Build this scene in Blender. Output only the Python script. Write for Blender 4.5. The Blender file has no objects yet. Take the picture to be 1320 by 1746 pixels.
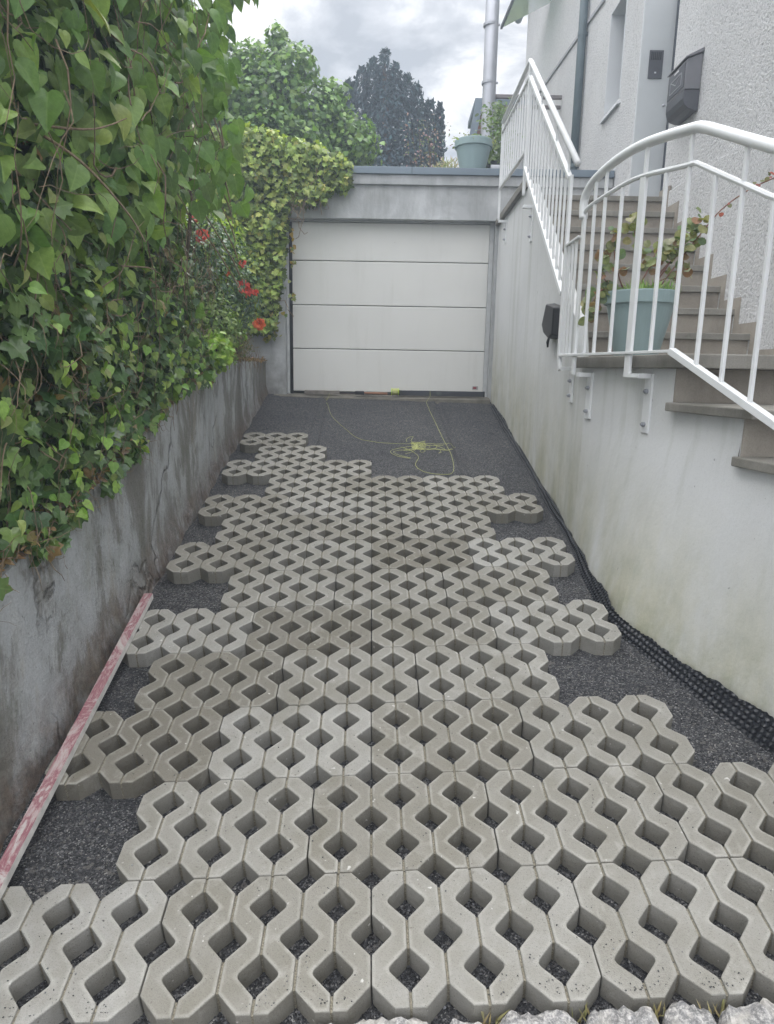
import bpy, math, random
import numpy as np
from mathutils import Matrix, Vector, noise

random.seed(7); rng = np.random.default_rng(7)
S = bpy.context.scene
# ------------------------------------------------------------------ camera
RC = [[0.9995397, -0.024663, 0.0176694], [0.0122508, -0.2047069, -0.9787466], [0.0277559, 0.9785125, -0.2043106]]
CW = Vector((-0.0238696, -1.4283785, 1.5821015))
cam = bpy.data.cameras.new('camera'); cam_o = bpy.data.objects.new('camera', cam); S.collection.objects.link(cam_o)
cam.sensor_fit = 'HORIZONTAL'; cam.sensor_width = 36; cam.lens = 36*1163.885/1320
cam.clip_start = .05; cam.clip_end = 2000
cm = Matrix(((RC[0][0], -RC[1][0], -RC[2][0], CW.x), (RC[0][1], -RC[1][1], -RC[2][1], CW.y), (RC[0][2], -RC[1][2], -RC[2][2], CW.z), (0, 0, 0, 1)))
cam_o.matrix_world = cm
S.camera = cam_o
# ------------------------------------------------------------------ sky, sun, exposure
SUN_EL, SUN_AZ = math.radians(52), math.radians(8)     # azimuth clockwise from +Y
W = bpy.data.worlds.new('World'); S.world = W; W.use_nodes = True
nt = W.node_tree; nt.nodes.clear()
def wn(t, **k):
    n = nt.nodes.new(t)
    for a, v in k.items(): setattr(n, a, v)
    return n
wo = wn('ShaderNodeOutputWorld'); bg = wn('ShaderNodeBackground')
sky = wn('ShaderNodeTexSky', sky_type='NISHITA'); sky.sun_disc = False; sky.sun_elevation = SUN_EL; sky.sun_rotation = SUN_AZ
tc = wn('ShaderNodeTexCoord')
sep = wn('ShaderNodeSeparateXYZ'); nt.links.new(tc.outputs['Generated'], sep.inputs[0])
add = wn('ShaderNodeMath', operation='ADD'); add.inputs[1].default_value = .22; nt.links.new(sep.outputs['Z'], add.inputs[0])
dx = wn('ShaderNodeMath', operation='DIVIDE'); nt.links.new(sep.outputs['X'], dx.inputs[0]); nt.links.new(add.outputs[0], dx.inputs[1])
dy = wn('ShaderNodeMath', operation='DIVIDE'); nt.links.new(sep.outputs['Y'], dy.inputs[0]); nt.links.new(add.outputs[0], dy.inputs[1])
cmb = wn('ShaderNodeCombineXYZ'); nt.links.new(dx.outputs[0], cmb.inputs[0]); nt.links.new(dy.outputs[0], cmb.inputs[1]); cmb.inputs[2].default_value = .37
n1 = wn('ShaderNodeTexNoise'); n1.inputs['Scale'].default_value = 3.4; n1.inputs['Detail'].default_value = 7; n1.inputs['Roughness'].default_value = .55
n1.inputs['Distortion'].default_value = .35
nt.links.new(cmb.outputs[0], n1.inputs['Vector'])
cr = wn('ShaderNodeValToRGB'); e = cr.color_ramp
e.elements[0].position = .38; e.elements[0].color = (.46, .48, .515, 1)
e.elements[1].position = .58; e.elements[1].color = (1.28, 1.26, 1.25, 1)
m_ = e.elements.new(.47); m_.color = (.70, .71, .74, 1)
nt.links.new(n1.outputs['Fac'], cr.inputs[0])
# brighter veil where the sun stands behind the cloud
dotn = wn('ShaderNodeVectorMath', operation='DOT_PRODUCT'); nt.links.new(tc.outputs['Generated'], dotn.inputs[0])
dotn.inputs[1].default_value = (math.sin(SUN_AZ)*math.cos(SUN_EL), math.cos(SUN_AZ)*math.cos(SUN_EL), math.sin(SUN_EL))
mr = wn('ShaderNodeMapRange'); mr.inputs['From Min'].default_value = .3; mr.inputs['From Max'].default_value = 1; mr.inputs['To Min'].default_value = .95; mr.inputs['To Max'].default_value = 1.75
nt.links.new(dotn.outputs['Value'], mr.inputs['Value'])
vm = wn('ShaderNodeVectorMath', operation='SCALE'); nt.links.new(cr.outputs[0], vm.inputs[0]); nt.links.new(mr.outputs[0], vm.inputs['Scale'])
sk = wn('ShaderNodeVectorMath', operation='SCALE'); nt.links.new(sky.outputs[0], sk.inputs[0]); sk.inputs['Scale'].default_value = 1.0
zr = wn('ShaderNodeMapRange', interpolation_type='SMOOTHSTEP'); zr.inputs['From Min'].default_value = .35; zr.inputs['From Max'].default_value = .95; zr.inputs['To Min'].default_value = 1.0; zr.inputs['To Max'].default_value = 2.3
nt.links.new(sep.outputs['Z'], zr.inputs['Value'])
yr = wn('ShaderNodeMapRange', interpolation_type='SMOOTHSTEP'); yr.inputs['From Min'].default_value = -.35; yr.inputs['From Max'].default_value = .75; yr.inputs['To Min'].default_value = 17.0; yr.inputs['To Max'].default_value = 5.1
nt.links.new(sep.outputs['Y'], yr.inputs['Value'])      # invented bright sky behind the camera, added to fill camera-facing walls
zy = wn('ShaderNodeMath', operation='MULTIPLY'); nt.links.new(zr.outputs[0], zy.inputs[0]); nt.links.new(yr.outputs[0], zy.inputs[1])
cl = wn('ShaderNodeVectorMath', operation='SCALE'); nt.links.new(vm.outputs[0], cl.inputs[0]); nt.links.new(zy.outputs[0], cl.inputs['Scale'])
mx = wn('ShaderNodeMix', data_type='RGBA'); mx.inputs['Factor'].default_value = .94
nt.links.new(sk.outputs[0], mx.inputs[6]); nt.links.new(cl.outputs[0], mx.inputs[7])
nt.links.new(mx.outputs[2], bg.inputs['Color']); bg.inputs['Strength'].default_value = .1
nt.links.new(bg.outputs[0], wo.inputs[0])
sun = bpy.data.lights.new('sun', 'SUN'); sun.energy = .6; sun.angle = math.radians(25); sun.color = (1, .97, .92)
so = bpy.data.objects.new('sun', sun); S.collection.objects.link(so)
so.rotation_euler = (math.radians(90)-SUN_EL, 0, -SUN_AZ + math.pi)
so.rotation_euler = Vector((-math.sin(SUN_AZ)*math.cos(SUN_EL), -math.cos(SUN_AZ)*math.cos(SUN_EL), -math.sin(SUN_EL))).to_track_quat('-Z', 'Y').to_euler()
S.view_settings.view_transform = 'Standard'; S.view_settings.look = 'None'; S.view_settings.exposure = 0.44; S.view_settings.gamma = 1
S.render.engine = 'CYCLES'; S.cycles.max_bounces = 6; S.cycles.transparent_max_bounces = 4

# ------------------------------------------------------------------ frames
MB3 = Matrix(((0.9993673, 0, -0.0355657), (-0.0066475, 0.9823776, -0.186789), (0.0349389, 0.1869073, 0.9817561)))  # driveway plane -> world
KT = -0.0093138
def bw(x, y, z=0.0): return MB3 @ Vector((x, y, z + KT*x*(y-2)))
TH = .033; HU = Vector((math.cos(TH), -math.sin(TH), 0)); HV = Vector((math.sin(TH), math.cos(TH), 0)); HO = Vector((1.31, 2.84, 0))
def hw(a, b, z): return HO + HU*a + HV*b + Vector((0, 0, z))                 # a across the drive, b into the plot
P0 = Vector((1.31, 2.82, 0)); D2 = Vector((.31, -1.82, 0)).normalized(); N2 = Vector((-D2.y, D2.x, 0))
def sw(s, o, z): return P0 + D2*s + N2*o + Vector((0, 0, z))                 # s along the bent near wall
def ident(x, y, z): return Vector((x, y, z))
def frame_m(ex, ey, org):
    ez = ex.cross(ey); m = Matrix.Identity(4)
    for i in range(3): m[i][0] = ex[i]; m[i][1] = ey[i]; m[i][2] = ez[i]; m[i][3] = org[i]
    return m
MH = lambda a, b, z: frame_m(HU, HV, hw(a, b, z))
MN = lambda s, o, z: frame_m(D2, N2, sw(s, o, z))
MW = lambda x, y, z: Matrix.Translation((x, y, z))
MBD = lambda x, y, z: frame_m(MB3 @ Vector((1, 0, 0)), MB3 @ Vector((0, 1, 0)), bw(x, y, z))

# ------------------------------------------------------------------ mesh helper
class MB:
    def __init__(s): s.v = []; s.f = []; s.m = []
    def add(s, vs, fs, mi=0):
        o = len(s.v); s.v += [Vector(v) for v in vs]; s.f += [tuple(i+o for i in f) for f in fs]; s.m += [mi]*len(fs); return s
    def box(s, F, lo, hi, mi=0):
        x0, y0, z0 = lo; x1, y1, z1 = hi
        vs = [F(x, y, z) for z in (z0, z1) for x, y in ((x0, y0), (x1, y0), (x1, y1), (x0, y1))]
        return s.add(vs, [(3, 2, 1, 0), (4, 5, 6, 7), (0, 1, 5, 4), (1, 2, 6, 5), (2, 3, 7, 6), (3, 0, 4, 7)], mi)
    def prism(s, A, B, mi=0):
        n = len(A); return s.add(list(A)+list(B), [tuple(range(n))[::-1], tuple(range(n, 2*n))] + [(i, (i+1) % n, n+(i+1) % n, n+i) for i in range(n)], mi)
    def tube(s, pts, r, n=8, mi=0, cap=True):
        pts = [Vector(p) for p in pts]; rs = r if hasattr(r, '__len__') else [r]*len(pts)
        rings = []; prev = None
        for i, p in enumerate(pts):
            t = (pts[min(i+1, len(pts)-1)] - pts[max(i-1, 0)])
            t = t.normalized() if t.length > 1e-9 else Vector((0, 0, 1))
            if prev is None:
                a = t.orthogonal().normalized()
            else:
                a = prev - t*prev.dot(t); a = a.normalized() if a.length > 1e-6 else t.orthogonal().normalized()
            prev = a; b = t.cross(a)
            rings.append([p + (a*math.cos(2*math.pi*k/n) + b*math.sin(2*math.pi*k/n))*rs[i] for k in range(n)])
        vs = [v for rg in rings for v in rg]
        fs = [(i*n+k, i*n+(k+1) % n, (i+1)*n+(k+1) % n, (i+1)*n+k) for i in range(len(pts)-1) for k in range(n)]
        if cap: fs += [tuple(range(n))[::-1], tuple((len(pts)-1)*n+k for k in range(n))]
        return s.add(vs, fs, mi)
    def bar(s, p, q, w, d, side, mi=0):          # rectangular bar p->q, width w along 'side'
        p = Vector(p); q = Vector(q); t = (q-p).normalized(); sd = (side - t*side.dot(t)).normalized(); up = t.cross(sd)
        A = [p+sd*w/2*i+up*d/2*j for i, j in ((-1, -1), (1, -1), (1, 1), (-1, 1))]
        return s.prism(A, [v+(q-p) for v in A], mi)
    def lathe(s, c, prof, n=32, mi=0):
        c = Vector(c); vs = []; fs = []
        for r, z in prof: vs += [c+Vector((r*math.cos(2*math.pi*k/n), r*math.sin(2*math.pi*k/n), z)) for k in range(n)]
        for i in range(len(prof)-1):
            for k in range(n): fs.append((i*n+k, i*n+(k+1) % n, (i+1)*n+(k+1) % n, (i+1)*n+k))
        return s.add(vs, fs, mi)
    def sphere(s, c, r, nu=10, nv=6, sq=(1, 1, 1), mi=0):
        c = Vector(c); prof = []
        vs = []; fs = []
        for i in range(nv+1):
            a = math.pi*i/nv
            for k in range(nu):
                b = 2*math.pi*k/nu; vs.append(c+Vector((math.sin(a)*math.cos(b)*r*sq[0], math.sin(a)*math.sin(b)*r*sq[1], -math.cos(a)*r*sq[2])))
        for i in range(nv):
            for k in range(nu): fs.append((i*nu+k, i*nu+(k+1) % nu, (i+1)*nu+(k+1) % nu, (i+1)*nu+k))
        return s.add(vs, fs, mi)
    def grid(s, fn, us, vs_, mi=0):
        nu, nv = len(us), len(vs_)
        return s.add([fn(u, v) for v in vs_ for u in us], [(j*nu+i, j*nu+i+1, (j+1)*nu+i+1, (j+1)*nu+i) for j in range(nv-1) for i in range(nu-1)], mi)
    def build(s, name, mats, parent=None, mat=None, bevel=0, smooth=False, seg=2):
        if not isinstance(mats, (list, tuple)): mats = [mats]
        root = parent
        M = mat if mat is not None else None
        if M is None:
            while root is not None and root.parent is not None: root = root.parent
            M = root.matrix_world if root is not None else Matrix.Identity(4)
        inv = M.inverted()
        me = bpy.data.meshes.new(name); me.from_pydata([tuple(inv @ v) for v in s.v], [], s.f)
        for m in mats: me.materials.append(m)
        if len(mats) > 1: me.polygons.foreach_set('material_index', s.m)
        if smooth: me.polygons.foreach_set('use_smooth', [True]*len(me.polygons))
        me.update()
        o = bpy.data.objects.new(name, me); S.collection.objects.link(o)
        if parent is not None: o.parent = parent
        else: o.matrix_world = M
        if bevel:
            md = o.modifiers.new('bevel', 'BEVEL'); md.width = bevel; md.segments = seg; md.limit_method = 'ANGLE'; md.angle_limit = math.radians(40)
            if smooth is False and seg > 1: me.polygons.foreach_set('use_smooth', [False]*len(me.polygons))
        return o
def tag(o, label=None, cat=None, group=None, kind=None):
    if label: o['label'] = label
    if cat: o['category'] = cat
    if group: o['group'] = group
    if kind: o['kind'] = kind
    return o
def thing(name, label, cat, M, group=None):
    o = bpy.data.objects.new(name, None); S.collection.objects.link(o); o.empty_display_size = .1; o.matrix_world = M
    bpy.context.view_layer.update() if False else None
    return tag(o, label, cat, group)

# ------------------------------------------------------------------ materials
class Mt:
    def __init__(s, name, rough=.8, metal=0, spec=.5):
        s.m = bpy.data.materials.new(name); s.m.use_nodes = True; s.t = s.m.node_tree; s.b = s.t.nodes['Principled BSDF']
        s.b.inputs['Roughness'].default_value = rough; s.b.inputs['Metallic'].default_value = metal; s.b.inputs['Specular IOR Level'].default_value = spec
    def n(s, t, **k):
        x = s.t.nodes.new(t)
        for a, v in k.items():
            if a in x.inputs.keys() if hasattr(x.inputs, 'keys') else False: x.inputs[a].default_value = v
            else: setattr(x, a, v)
        return x
    def l(s, a, b): s.t.links.new(a, b)
    def pos(s, scale=(1, 1, 1), obj=False):
        if obj: g = s.n('ShaderNodeTexCoord').outputs['Object']
        else: g = s.n('ShaderNodeNewGeometry').outputs['Position']
        mp = s.n('ShaderNodeMapping'); mp.inputs['Scale'].default_value = scale; s.l(g, mp.inputs[0]); return mp.outputs[0]
    def noise(s, sc, vec, detail=4, rough=.55, dist=0):
        x = s.n('ShaderNodeTexNoise'); x.inputs['Scale'].default_value = sc; x.inputs['Detail'].default_value = detail
        x.inputs['Roughness'].default_value = rough; x.inputs['Distortion'].default_value = dist; s.l(vec, x.inputs['Vector']); return x.outputs['Fac']
    def ramp(s, f, stops, interp='LINEAR'):
        x = s.n('ShaderNodeValToRGB'); r = x.color_ramp; r.interpolation = interp
        while len(r.elements) < len(stops): r.elements.new(.5)
        for el, (p, c) in zip(r.elements, stops): el.position = p; el.color = (*c, 1) if len(c) == 3 else c
        s.l(f, x.inputs[0]); return x.outputs[0]
    def mix(s, f, a, b, mode='MIX'):
        x = s.n('ShaderNodeMix', data_type='RGBA', blend_type=mode)
        if isinstance(f, (int, float)): x.inputs[0].default_value = f
        else: s.l(f, x.inputs[0])
        for i, c in ((6, a), (7, b)):
            if isinstance(c, tuple): x.inputs[i].default_value = (*c, 1)
            else: s.l(c, x.inputs[i])
        return x.outputs[2]
    def math(s, op, a, b=None, clamp=False):
        x = s.n('ShaderNodeMath', operation=op); x.use_clamp = clamp
        for i, c in enumerate((a, b)):
            if c is None: continue
            if isinstance(c, (int, float)): x.inputs[i].default_value = c
            else: s.l(c, x.inputs[i])
        return x.outputs[0]
    def color(s, c):
        if isinstance(c, tuple): s.b.inputs['Base Color'].default_value = (*c, 1)
        else: s.l(c, s.b.inputs['Base Color'])
        return s
    def bump(s, h, st=.3, d=.002, chain=None):
        x = s.n('ShaderNodeBump'); x.inputs['Strength'].default_value = st; x.inputs['Distance'].default_value = d; s.l(h, x.inputs['Height'])
        if chain is not None: s.l(chain, x.inputs['Normal'])
        s.l(x.outputs[0], s.b.inputs['Normal']); return x.outputs[0]
G = (0, 0, 0); Wt = (1, 1, 1)

def simple(name, col, rough=.5, metal=0, var=.12, sc=9, spec=.5, bump=.15, bd=.0008):
    m = Mt(name, rough, metal, spec); v = m.pos()
    f = m.noise(sc, v, 5); dk = tuple(c*(1-var) for c in col); lt = tuple(min(1, c*(1+var)) for c in col)
    m.color(m.ramp(f, [(.3, dk), (.7, lt)])); m.bump(m.noise(sc*12, v, 3), bump, bd); return m.m

def mat_paver():
    m = Mt('paver_concrete', .93, 0, .25); v = m.pos()
    oi = m.n('ShaderNodeObjectInfo').outputs['Random']
    base = m.ramp(oi, [(0, (.175, .163, .138)), (.25, (.222, .211, .184)), (.6, (.262, .253, .228)), (1, (.315, .308, .287))])
    big = m.noise(5, v, 5, .6)
    c = m.mix(m.math('MULTIPLY', m.ramp(big, [(.35, G), (.75, Wt)]), .5), base, (.15, .137, .10))
    fine = m.noise(260, v, 3, .7)
    c = m.mix(.55, c, m.mix(1, c, m.ramp(fine, [(.3, (.55, .54, .52)), (.5, (1, 1, 1)), (.75, (1.0, 1.0, 1.0))]), 'MULTIPLY'))
    bloom = m.ramp(m.noise(9, v, 6, .7, .6), [(.56, G), (.72, Wt)])
    c = m.mix(m.math('MULTIPLY', bloom, .45), c, (.38, .37, .34))
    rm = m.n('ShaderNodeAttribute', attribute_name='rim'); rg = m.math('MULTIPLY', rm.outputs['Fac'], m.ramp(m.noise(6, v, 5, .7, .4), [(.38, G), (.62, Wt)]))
    c = m.mix(m.math('MULTIPLY', rg, .55), c, (.40, .39, .355))  # pale scuffed bloom on rims; light caught by the chamfer painted in too
    spots = m.ramp(m.noise(60, v, 2), [(.70, G), (.76, Wt)])
    c = m.mix(m.math('MULTIPLY', spots, .6), c, (.11, .095, .075))
    pit = m.ramp(m.noise(210, v, 2, .5), [(.27, Wt), (.33, G)]); c = m.mix(m.math('MULTIPLY', pit, .7), c, (.07, .065, .055))
    damp = m.ramp(m.noise(2.1, v, 6, .7, .5), [(.55, G), (.66, Wt)]); c = m.mix(m.math('MULTIPLY', damp, .14), c, (.10, .09, .065))
    ws = m.ramp(m.noise(38, v, 2), [(.72, G), (.77, Wt)]); c = m.mix(m.math('MULTIPLY', ws, .55), c, (.7, .69, .66))
    m.color(c)
    h = m.math('ADD', m.math('MULTIPLY', fine, .6), m.noise(70, v, 4, .7))
    m.bump(h, .8, .003); return m.m
def mat_sandjoint():
    m = Mt('sandy_joint', .95, 0, .1); v = m.pos(); f = m.noise(220, v, 3)
    m.color(m.ramp(f, [(.3, (.10, .09, .07)), (.6, (.24, .22, .17)), (.8, (.36, .33, .27))])); m.bump(f, .8, .003); return m.m
def mat_gravel():
    m = Mt('basalt_chippings', .85, 0, .35); v = m.pos()
    vo = m.n('ShaderNodeTexVoronoi', feature='F1'); vo.inputs['Scale'].default_value = 190; m.l(v, vo.inputs['Vector'])
    sp = m.n('ShaderNodeSeparateColor'); m.l(vo.outputs['Color'], sp.inputs[0])
    c = m.ramp(sp.outputs[0], [(0, (.022, .022, .024)), (.5, (.052, .053, .057)), (.85, (.11, .112, .117)), (.97, (.22, .22, .22)), (1, (.36, .355, .34))])
    vo2 = m.n('ShaderNodeTexVoronoi', feature='F1'); vo2.inputs['Scale'].default_value = 90; m.l(v, vo2.inputs['Vector'])
    sp2 = m.n('ShaderNodeSeparateColor'); m.l(vo2.outputs['Color'], sp2.inputs[0])
    c = m.mix(m.ramp(sp2.outputs[0], [(.9, G), (.93, Wt)]), c, (.13, .125, .12))
    big = m.noise(1.6, v, 5); c = m.mix(1, c, m.ramp(big, [(.3, (.72, .72, .74)), (.7, (1.1, 1.08, 1.05))]), 'MULTIPLY')
    m.color(c)
    h = m.math('SUBTRACT', 1, m.math('MULTIPLY', vo.outputs['Distance'], 1.0)); m.bump(h, 1, .007); return m.m
def mat_stone_chip():
    m = Mt('loose_chippings', .8, 0, .4); at = m.n('ShaderNodeAttribute', attribute_name='tint')
    m.color(at.outputs['Color']); return m.m
def mat_wall_left():
    m = Mt('old_cement_render', .75, 0, .35); v = m.pos(); vs = m.pos((1.25, 1.25, .62))
    cols = m.ramp(m.noise(1.5, vs, 10, .68, .35), [(.30, (.155, .15, .132)), (.42, (.215, .212, .195)), (.46, (.27, .272, .26)), (.49, (.40, .415, .42)), (.60, (.48, .50, .51)), (.75, (.60, .62, .63))])
    st = m.noise(5.5, m.pos((1.6, 1.6, .16)), 8, .72, .25)
    c = m.mix(m.math('MULTIPLY', m.ramp(st, [(.53, G), (.66, Wt)]), .5), cols, (.15, .14, .11))
    wt = m.ramp(m.noise(4.5, m.pos((1.5, 1.5, .22)), 7, .7, .2), [(.56, G), (.66, Wt)]); c = m.mix(m.math('MULTIPLY', wt, .45), c, (.50, .51, .50))
    och = m.ramp(m.noise(3.1, m.pos((1.4, 1.4, .5)), 7, .75), [(.56, G), (.70, Wt)]); c = m.mix(m.math('MULTIPLY', och, .5), c, (.27, .215, .12))
    gr = m.ramp(m.noise(2.2, v, 6, .7), [(.5, G), (.68, Wt)]); c = m.mix(m.math('MULTIPLY', gr, .45), c, (.115, .13, .085))
    pits = m.ramp(m.noise(42, v, 4, .7), [(.30, Wt), (.38, G)]); c = m.mix(m.math('MULTIPLY', pits, .6), c, (.06, .055, .045))
    # cracks
    vo = m.n('ShaderNodeTexVoronoi', feature='DISTANCE_TO_EDGE'); vo.inputs['Scale'].default_value = 1.15
    wv = m.n('ShaderNodeMix', data_type='VECTOR'); nz = m.n('ShaderNodeTexNoise'); nz.inputs['Scale'].default_value = 3; nz.inputs['Detail'].default_value = 6; m.l(v, nz.inputs['Vector'])
    wv.inputs[0].default_value = .25; m.l(m.pos((1, 1, .6)), wv.inputs[4]); m.l(nz.outputs['Color'], wv.inputs[5]); m.l(wv.outputs[1], vo.inputs['Vector'])
    ck = m.ramp(vo.outputs['Distance'], [(.002, Wt), (.009, G)]); gate = m.ramp(m.noise(.9, v, 2), [(.47, G), (.55, Wt)])
    ckm = m.math('MULTIPLY', ck, gate); c = m.mix(m.math('MULTIPLY', ckm, .55), c, (.03, .027, .024))
    # brown rough footing (uses the 'foot' attribute baked from height above the drive)
    at = m.n('ShaderNodeAttribute', attribute_name='foot'); ft = m.math('MULTIPLY', at.outputs['Fac'], m.ramp(m.noise(7, v, 6, .75), [(.25, G), (.6, Wt)]))
    c = m.mix(m.math('MULTIPLY', ft, .9), c, m.ramp(m.noise(30, v, 4), [(.3, (.07, .05, .04)), (.6, (.17, .12, .09)), (.8, (.26, .21, .17))]))
    sp = m.ramp(m.noise(90, v, 3, .7), [(.3, (.7, .7, .7)), (.6, Wt)]); c = m.mix(.6, c, m.mix(1, c, sp, 'MULTIPLY'))
    m.color(c); h = m.math('ADD', m.noise(22, v, 8, .75), m.math('MULTIPLY', ckm, -1.2)); m.bump(h, .9, .016); 
    m.l(m.ramp(cols, [(.1, (.85, .85, .85)), (.4, (.5, .5, .5))]), m.b.inputs['Roughness']); return m.m
def mat_white_wall():
    m = Mt('white_masonry_paint', .8, 0, .3); v = m.pos()
    c = m.ramp(m.noise(1.1, v, 5), [(.3, (.60, .605, .605)), (.7, (.68, .685, .685))])
    at = m.n('ShaderNodeAttribute', attribute_name='foot')
    al = m.math('MULTIPLY', at.outputs['Fac'], m.ramp(m.noise(2.6, m.pos((1.5, 1.5, .5)), 7, .68), [(.22, G), (.62, Wt)]))
    c = m.mix(al, c, m.ramp(m.noise(7, v, 6, .7), [(.3, (.34, .345, .25)), (.7, (.52, .50, .39))]))
    st = m.ramp(m.noise(1.7, m.pos((2.6, 2.6, .14)), 6, .62), [(.53, G), (.70, Wt)]); c = m.mix(m.math('MULTIPLY', st, .5), c, (.36, .375, .32))
    gr = m.noise(160, v, 3, .7); c = m.mix(.35, c, m.mix(1, c, m.ramp(gr, [(.32, (.72, .72, .72)), (.5, Wt)]), 'MULTIPLY'))
    sp = m.ramp(m.noise(24, v, 2), [(.745, G), (.77, Wt)]); c = m.mix(m.math('MULTIPLY', sp, .6), c, (.2, .2, .19))
    m.color(c); b1 = m.bump(m.noise(55, v, 5, .6), .35, .004); m.bump(m.noise(4, v, 3), .35, .02, b1); return m.m
def mat_stucco():
    m = Mt('rough_white_roughcast', .9, 0, .2); v = m.pos()
    f = m.noise(55, v, 5, .6, .5)
    c = m.ramp(m.noise(1.3, v, 4), [(.3, (.64, .64, .64)), (.7, (.72, .72, .72))])
    c = m.mix(.6, c, m.mix(1, c, m.ramp(f, [(.34, (.45, .46, .47)), (.48, (1, 1, 1)), (.7, (1.05, 1.05, 1.05))]), 'MULTIPLY'))
    m.color(c); m.bump(f, 1, .03); return m.m
def mat_garage_wall():
    m = Mt('grey_render', .85, 0, .3); v = m.pos()
    c = m.ramp(m.noise(2.2, v, 7, .65, .5), [(.3, (.33, .335, .34)), (.55, (.46, .47, .475)), (.72, (.60, .61, .615))])
    st = m.ramp(m.noise(3, m.pos((2, 2, .35)), 6, .7), [(.5, G), (.72, Wt)]); c = m.mix(m.math('MULTIPLY', st, .55), c, (.22, .22, .21))
    bt = m.n('ShaderNodeAttribute', attribute_name='foot'); bm = m.math('MULTIPLY', bt.outputs['Fac'], m.ramp(m.noise(5, v, 6), [(.3, G), (.6, Wt)]))
    c = m.mix(m.math('MULTIPLY', bm, .8), c, (.13, .12, .10))
    m.color(c); m.bump(m.noise(35, v, 6, .7), .6, .008); return m.m
def mat_concrete(name, dark, light, sc=4, b=.5):
    m = Mt(name, .88, 0, .25); v = m.pos()
    c = m.ramp(m.noise(sc, v, 7, .65), [(.3, dark), (.7, light)])
    st = m.ramp(m.noise(sc*.7, m.pos((2, 2, .4)), 6, .7), [(.5, G), (.75, Wt)]); c = m.mix(m.math('MULTIPLY', st, .45), c, tuple(x*.55 for x in dark))
    f = m.noise(170, v, 3, .7); c = m.mix(.4, c, m.mix(1, c, m.ramp(f, [(.3, (.6, .6, .6)), (.6, Wt)]), 'MULTIPLY'))
    m.color(c); m.bump(m.math('ADD', f, m.noise(25, v, 4)), b, .003); return m.m
def mat_leaf(name, trans=.3, rough=.42):
    m = Mt(name, rough, 0, .45); at = m.n('ShaderNodeAttribute', attribute_name='tint'); col = at.outputs['Color']
    lc = m.n('ShaderNodeAttribute', attribute_name='lc'); sx = m.n('ShaderNodeSeparateXYZ'); m.l(lc.outputs['Vector'], sx.inputs[0])
    ax = m.math('ABSOLUTE', sx.outputs[0]); rib = m.ramp(ax, [(0, Wt), (.035, G)])
    sv = m.math('ABSOLUTE', m.math('SUBTRACT', m.math('FRACT', m.math('MULTIPLY', m.math('SUBTRACT', sx.outputs[1], m.math('MULTIPLY', ax, .75)), 5.5)), .5))
    vein = m.math('MULTIPLY', m.ramp(sv, [(0, Wt), (.07, G)]), .55); vv_ = m.math('MAXIMUM', rib, vein)
    v = m.pos(); mot = m.ramp(m.noise(55, v, 3), [(.3, (.80, .82, .75)), (.7, (1.12, 1.1, 1.1))]); col = m.mix(1, col, mot, 'MULTIPLY')
    col = m.mix(m.math('MULTIPLY', vv_, .38), col, m.mix(.45, m.mix(1, col, (1.9, 1.8, 1.7), 'MULTIPLY'), (.30, .36, .18)))
    m.color(col)
    tr = m.n('ShaderNodeBsdfTranslucent'); hs = m.mix(1, col, (1.5, 1.6, .6), 'MULTIPLY'); m.l(hs, tr.inputs[0])
    mx_ = m.n('ShaderNodeMixShader'); mx_.inputs[0].default_value = trans; m.l(m.b.outputs[0], mx_.inputs[1]); m.l(tr.outputs[0], mx_.inputs[2])
    m.l(mx_.outputs[0], m.t.nodes['Material Output'].inputs[0])
    m.bump(m.noise(120, v, 2), .25, .002); return m.m
def mat_lath():
    m = Mt('worn_red_white_paint', .7, 0, .35); v = m.pos(obj=True)
    a = m.noise(9, m.pos((1, .5, 1), True), 7, .75, .8)
    c = m.ramp(a, [(.36, (.42, .395, .37)), (.45, (.36, .25, .25)), (.51, (.22, .075, .095)), (.55, (.29, .15, .16)), (.61, (.44, .41, .39))])
    g = m.ramp(m.noise(45, m.pos((3, .3, 1), True), 4), [(.5, G), (.7, Wt)]); c = m.mix(m.math('MULTIPLY', g, .6), c, (.40, .37, .35))
    m.color(c); m.bump(m.noise(80, v, 4), .4, .002); return m.m
def mat_granite():
    m = Mt('rough_granite', .9, 0, .3); v = m.pos()
    c = m.ramp(m.noise(75, v, 6, .8), [(.3, (.10, .10, .105)), (.48, (.27, .265, .26)), (.58, (.52, .50, .48)), (.7, (.74, .72, .70))])
    w = m.ramp(m.noise(12, v, 5), [(.5, G), (.62, Wt)]); c = m.mix(m.math('MULTIPLY', w, .6), c, (.55, .52, .47)); m.color(c)
    m.bump(m.noise(60, v, 6, .75), 1, .01); return m.m
def mat_bark(name='bark', col=(.13, .09, .06)):
    m = Mt(name, .9, 0, .2); v = m.pos((1, 1, .4)); f = m.noise(30, v, 6, .7); m.color(m.ramp(f, [(.3, tuple(c*.5 for c in col)), (.7, tuple(c*1.4 for c in col))])); m.bump(f, .7, .006); return m.m

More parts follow.
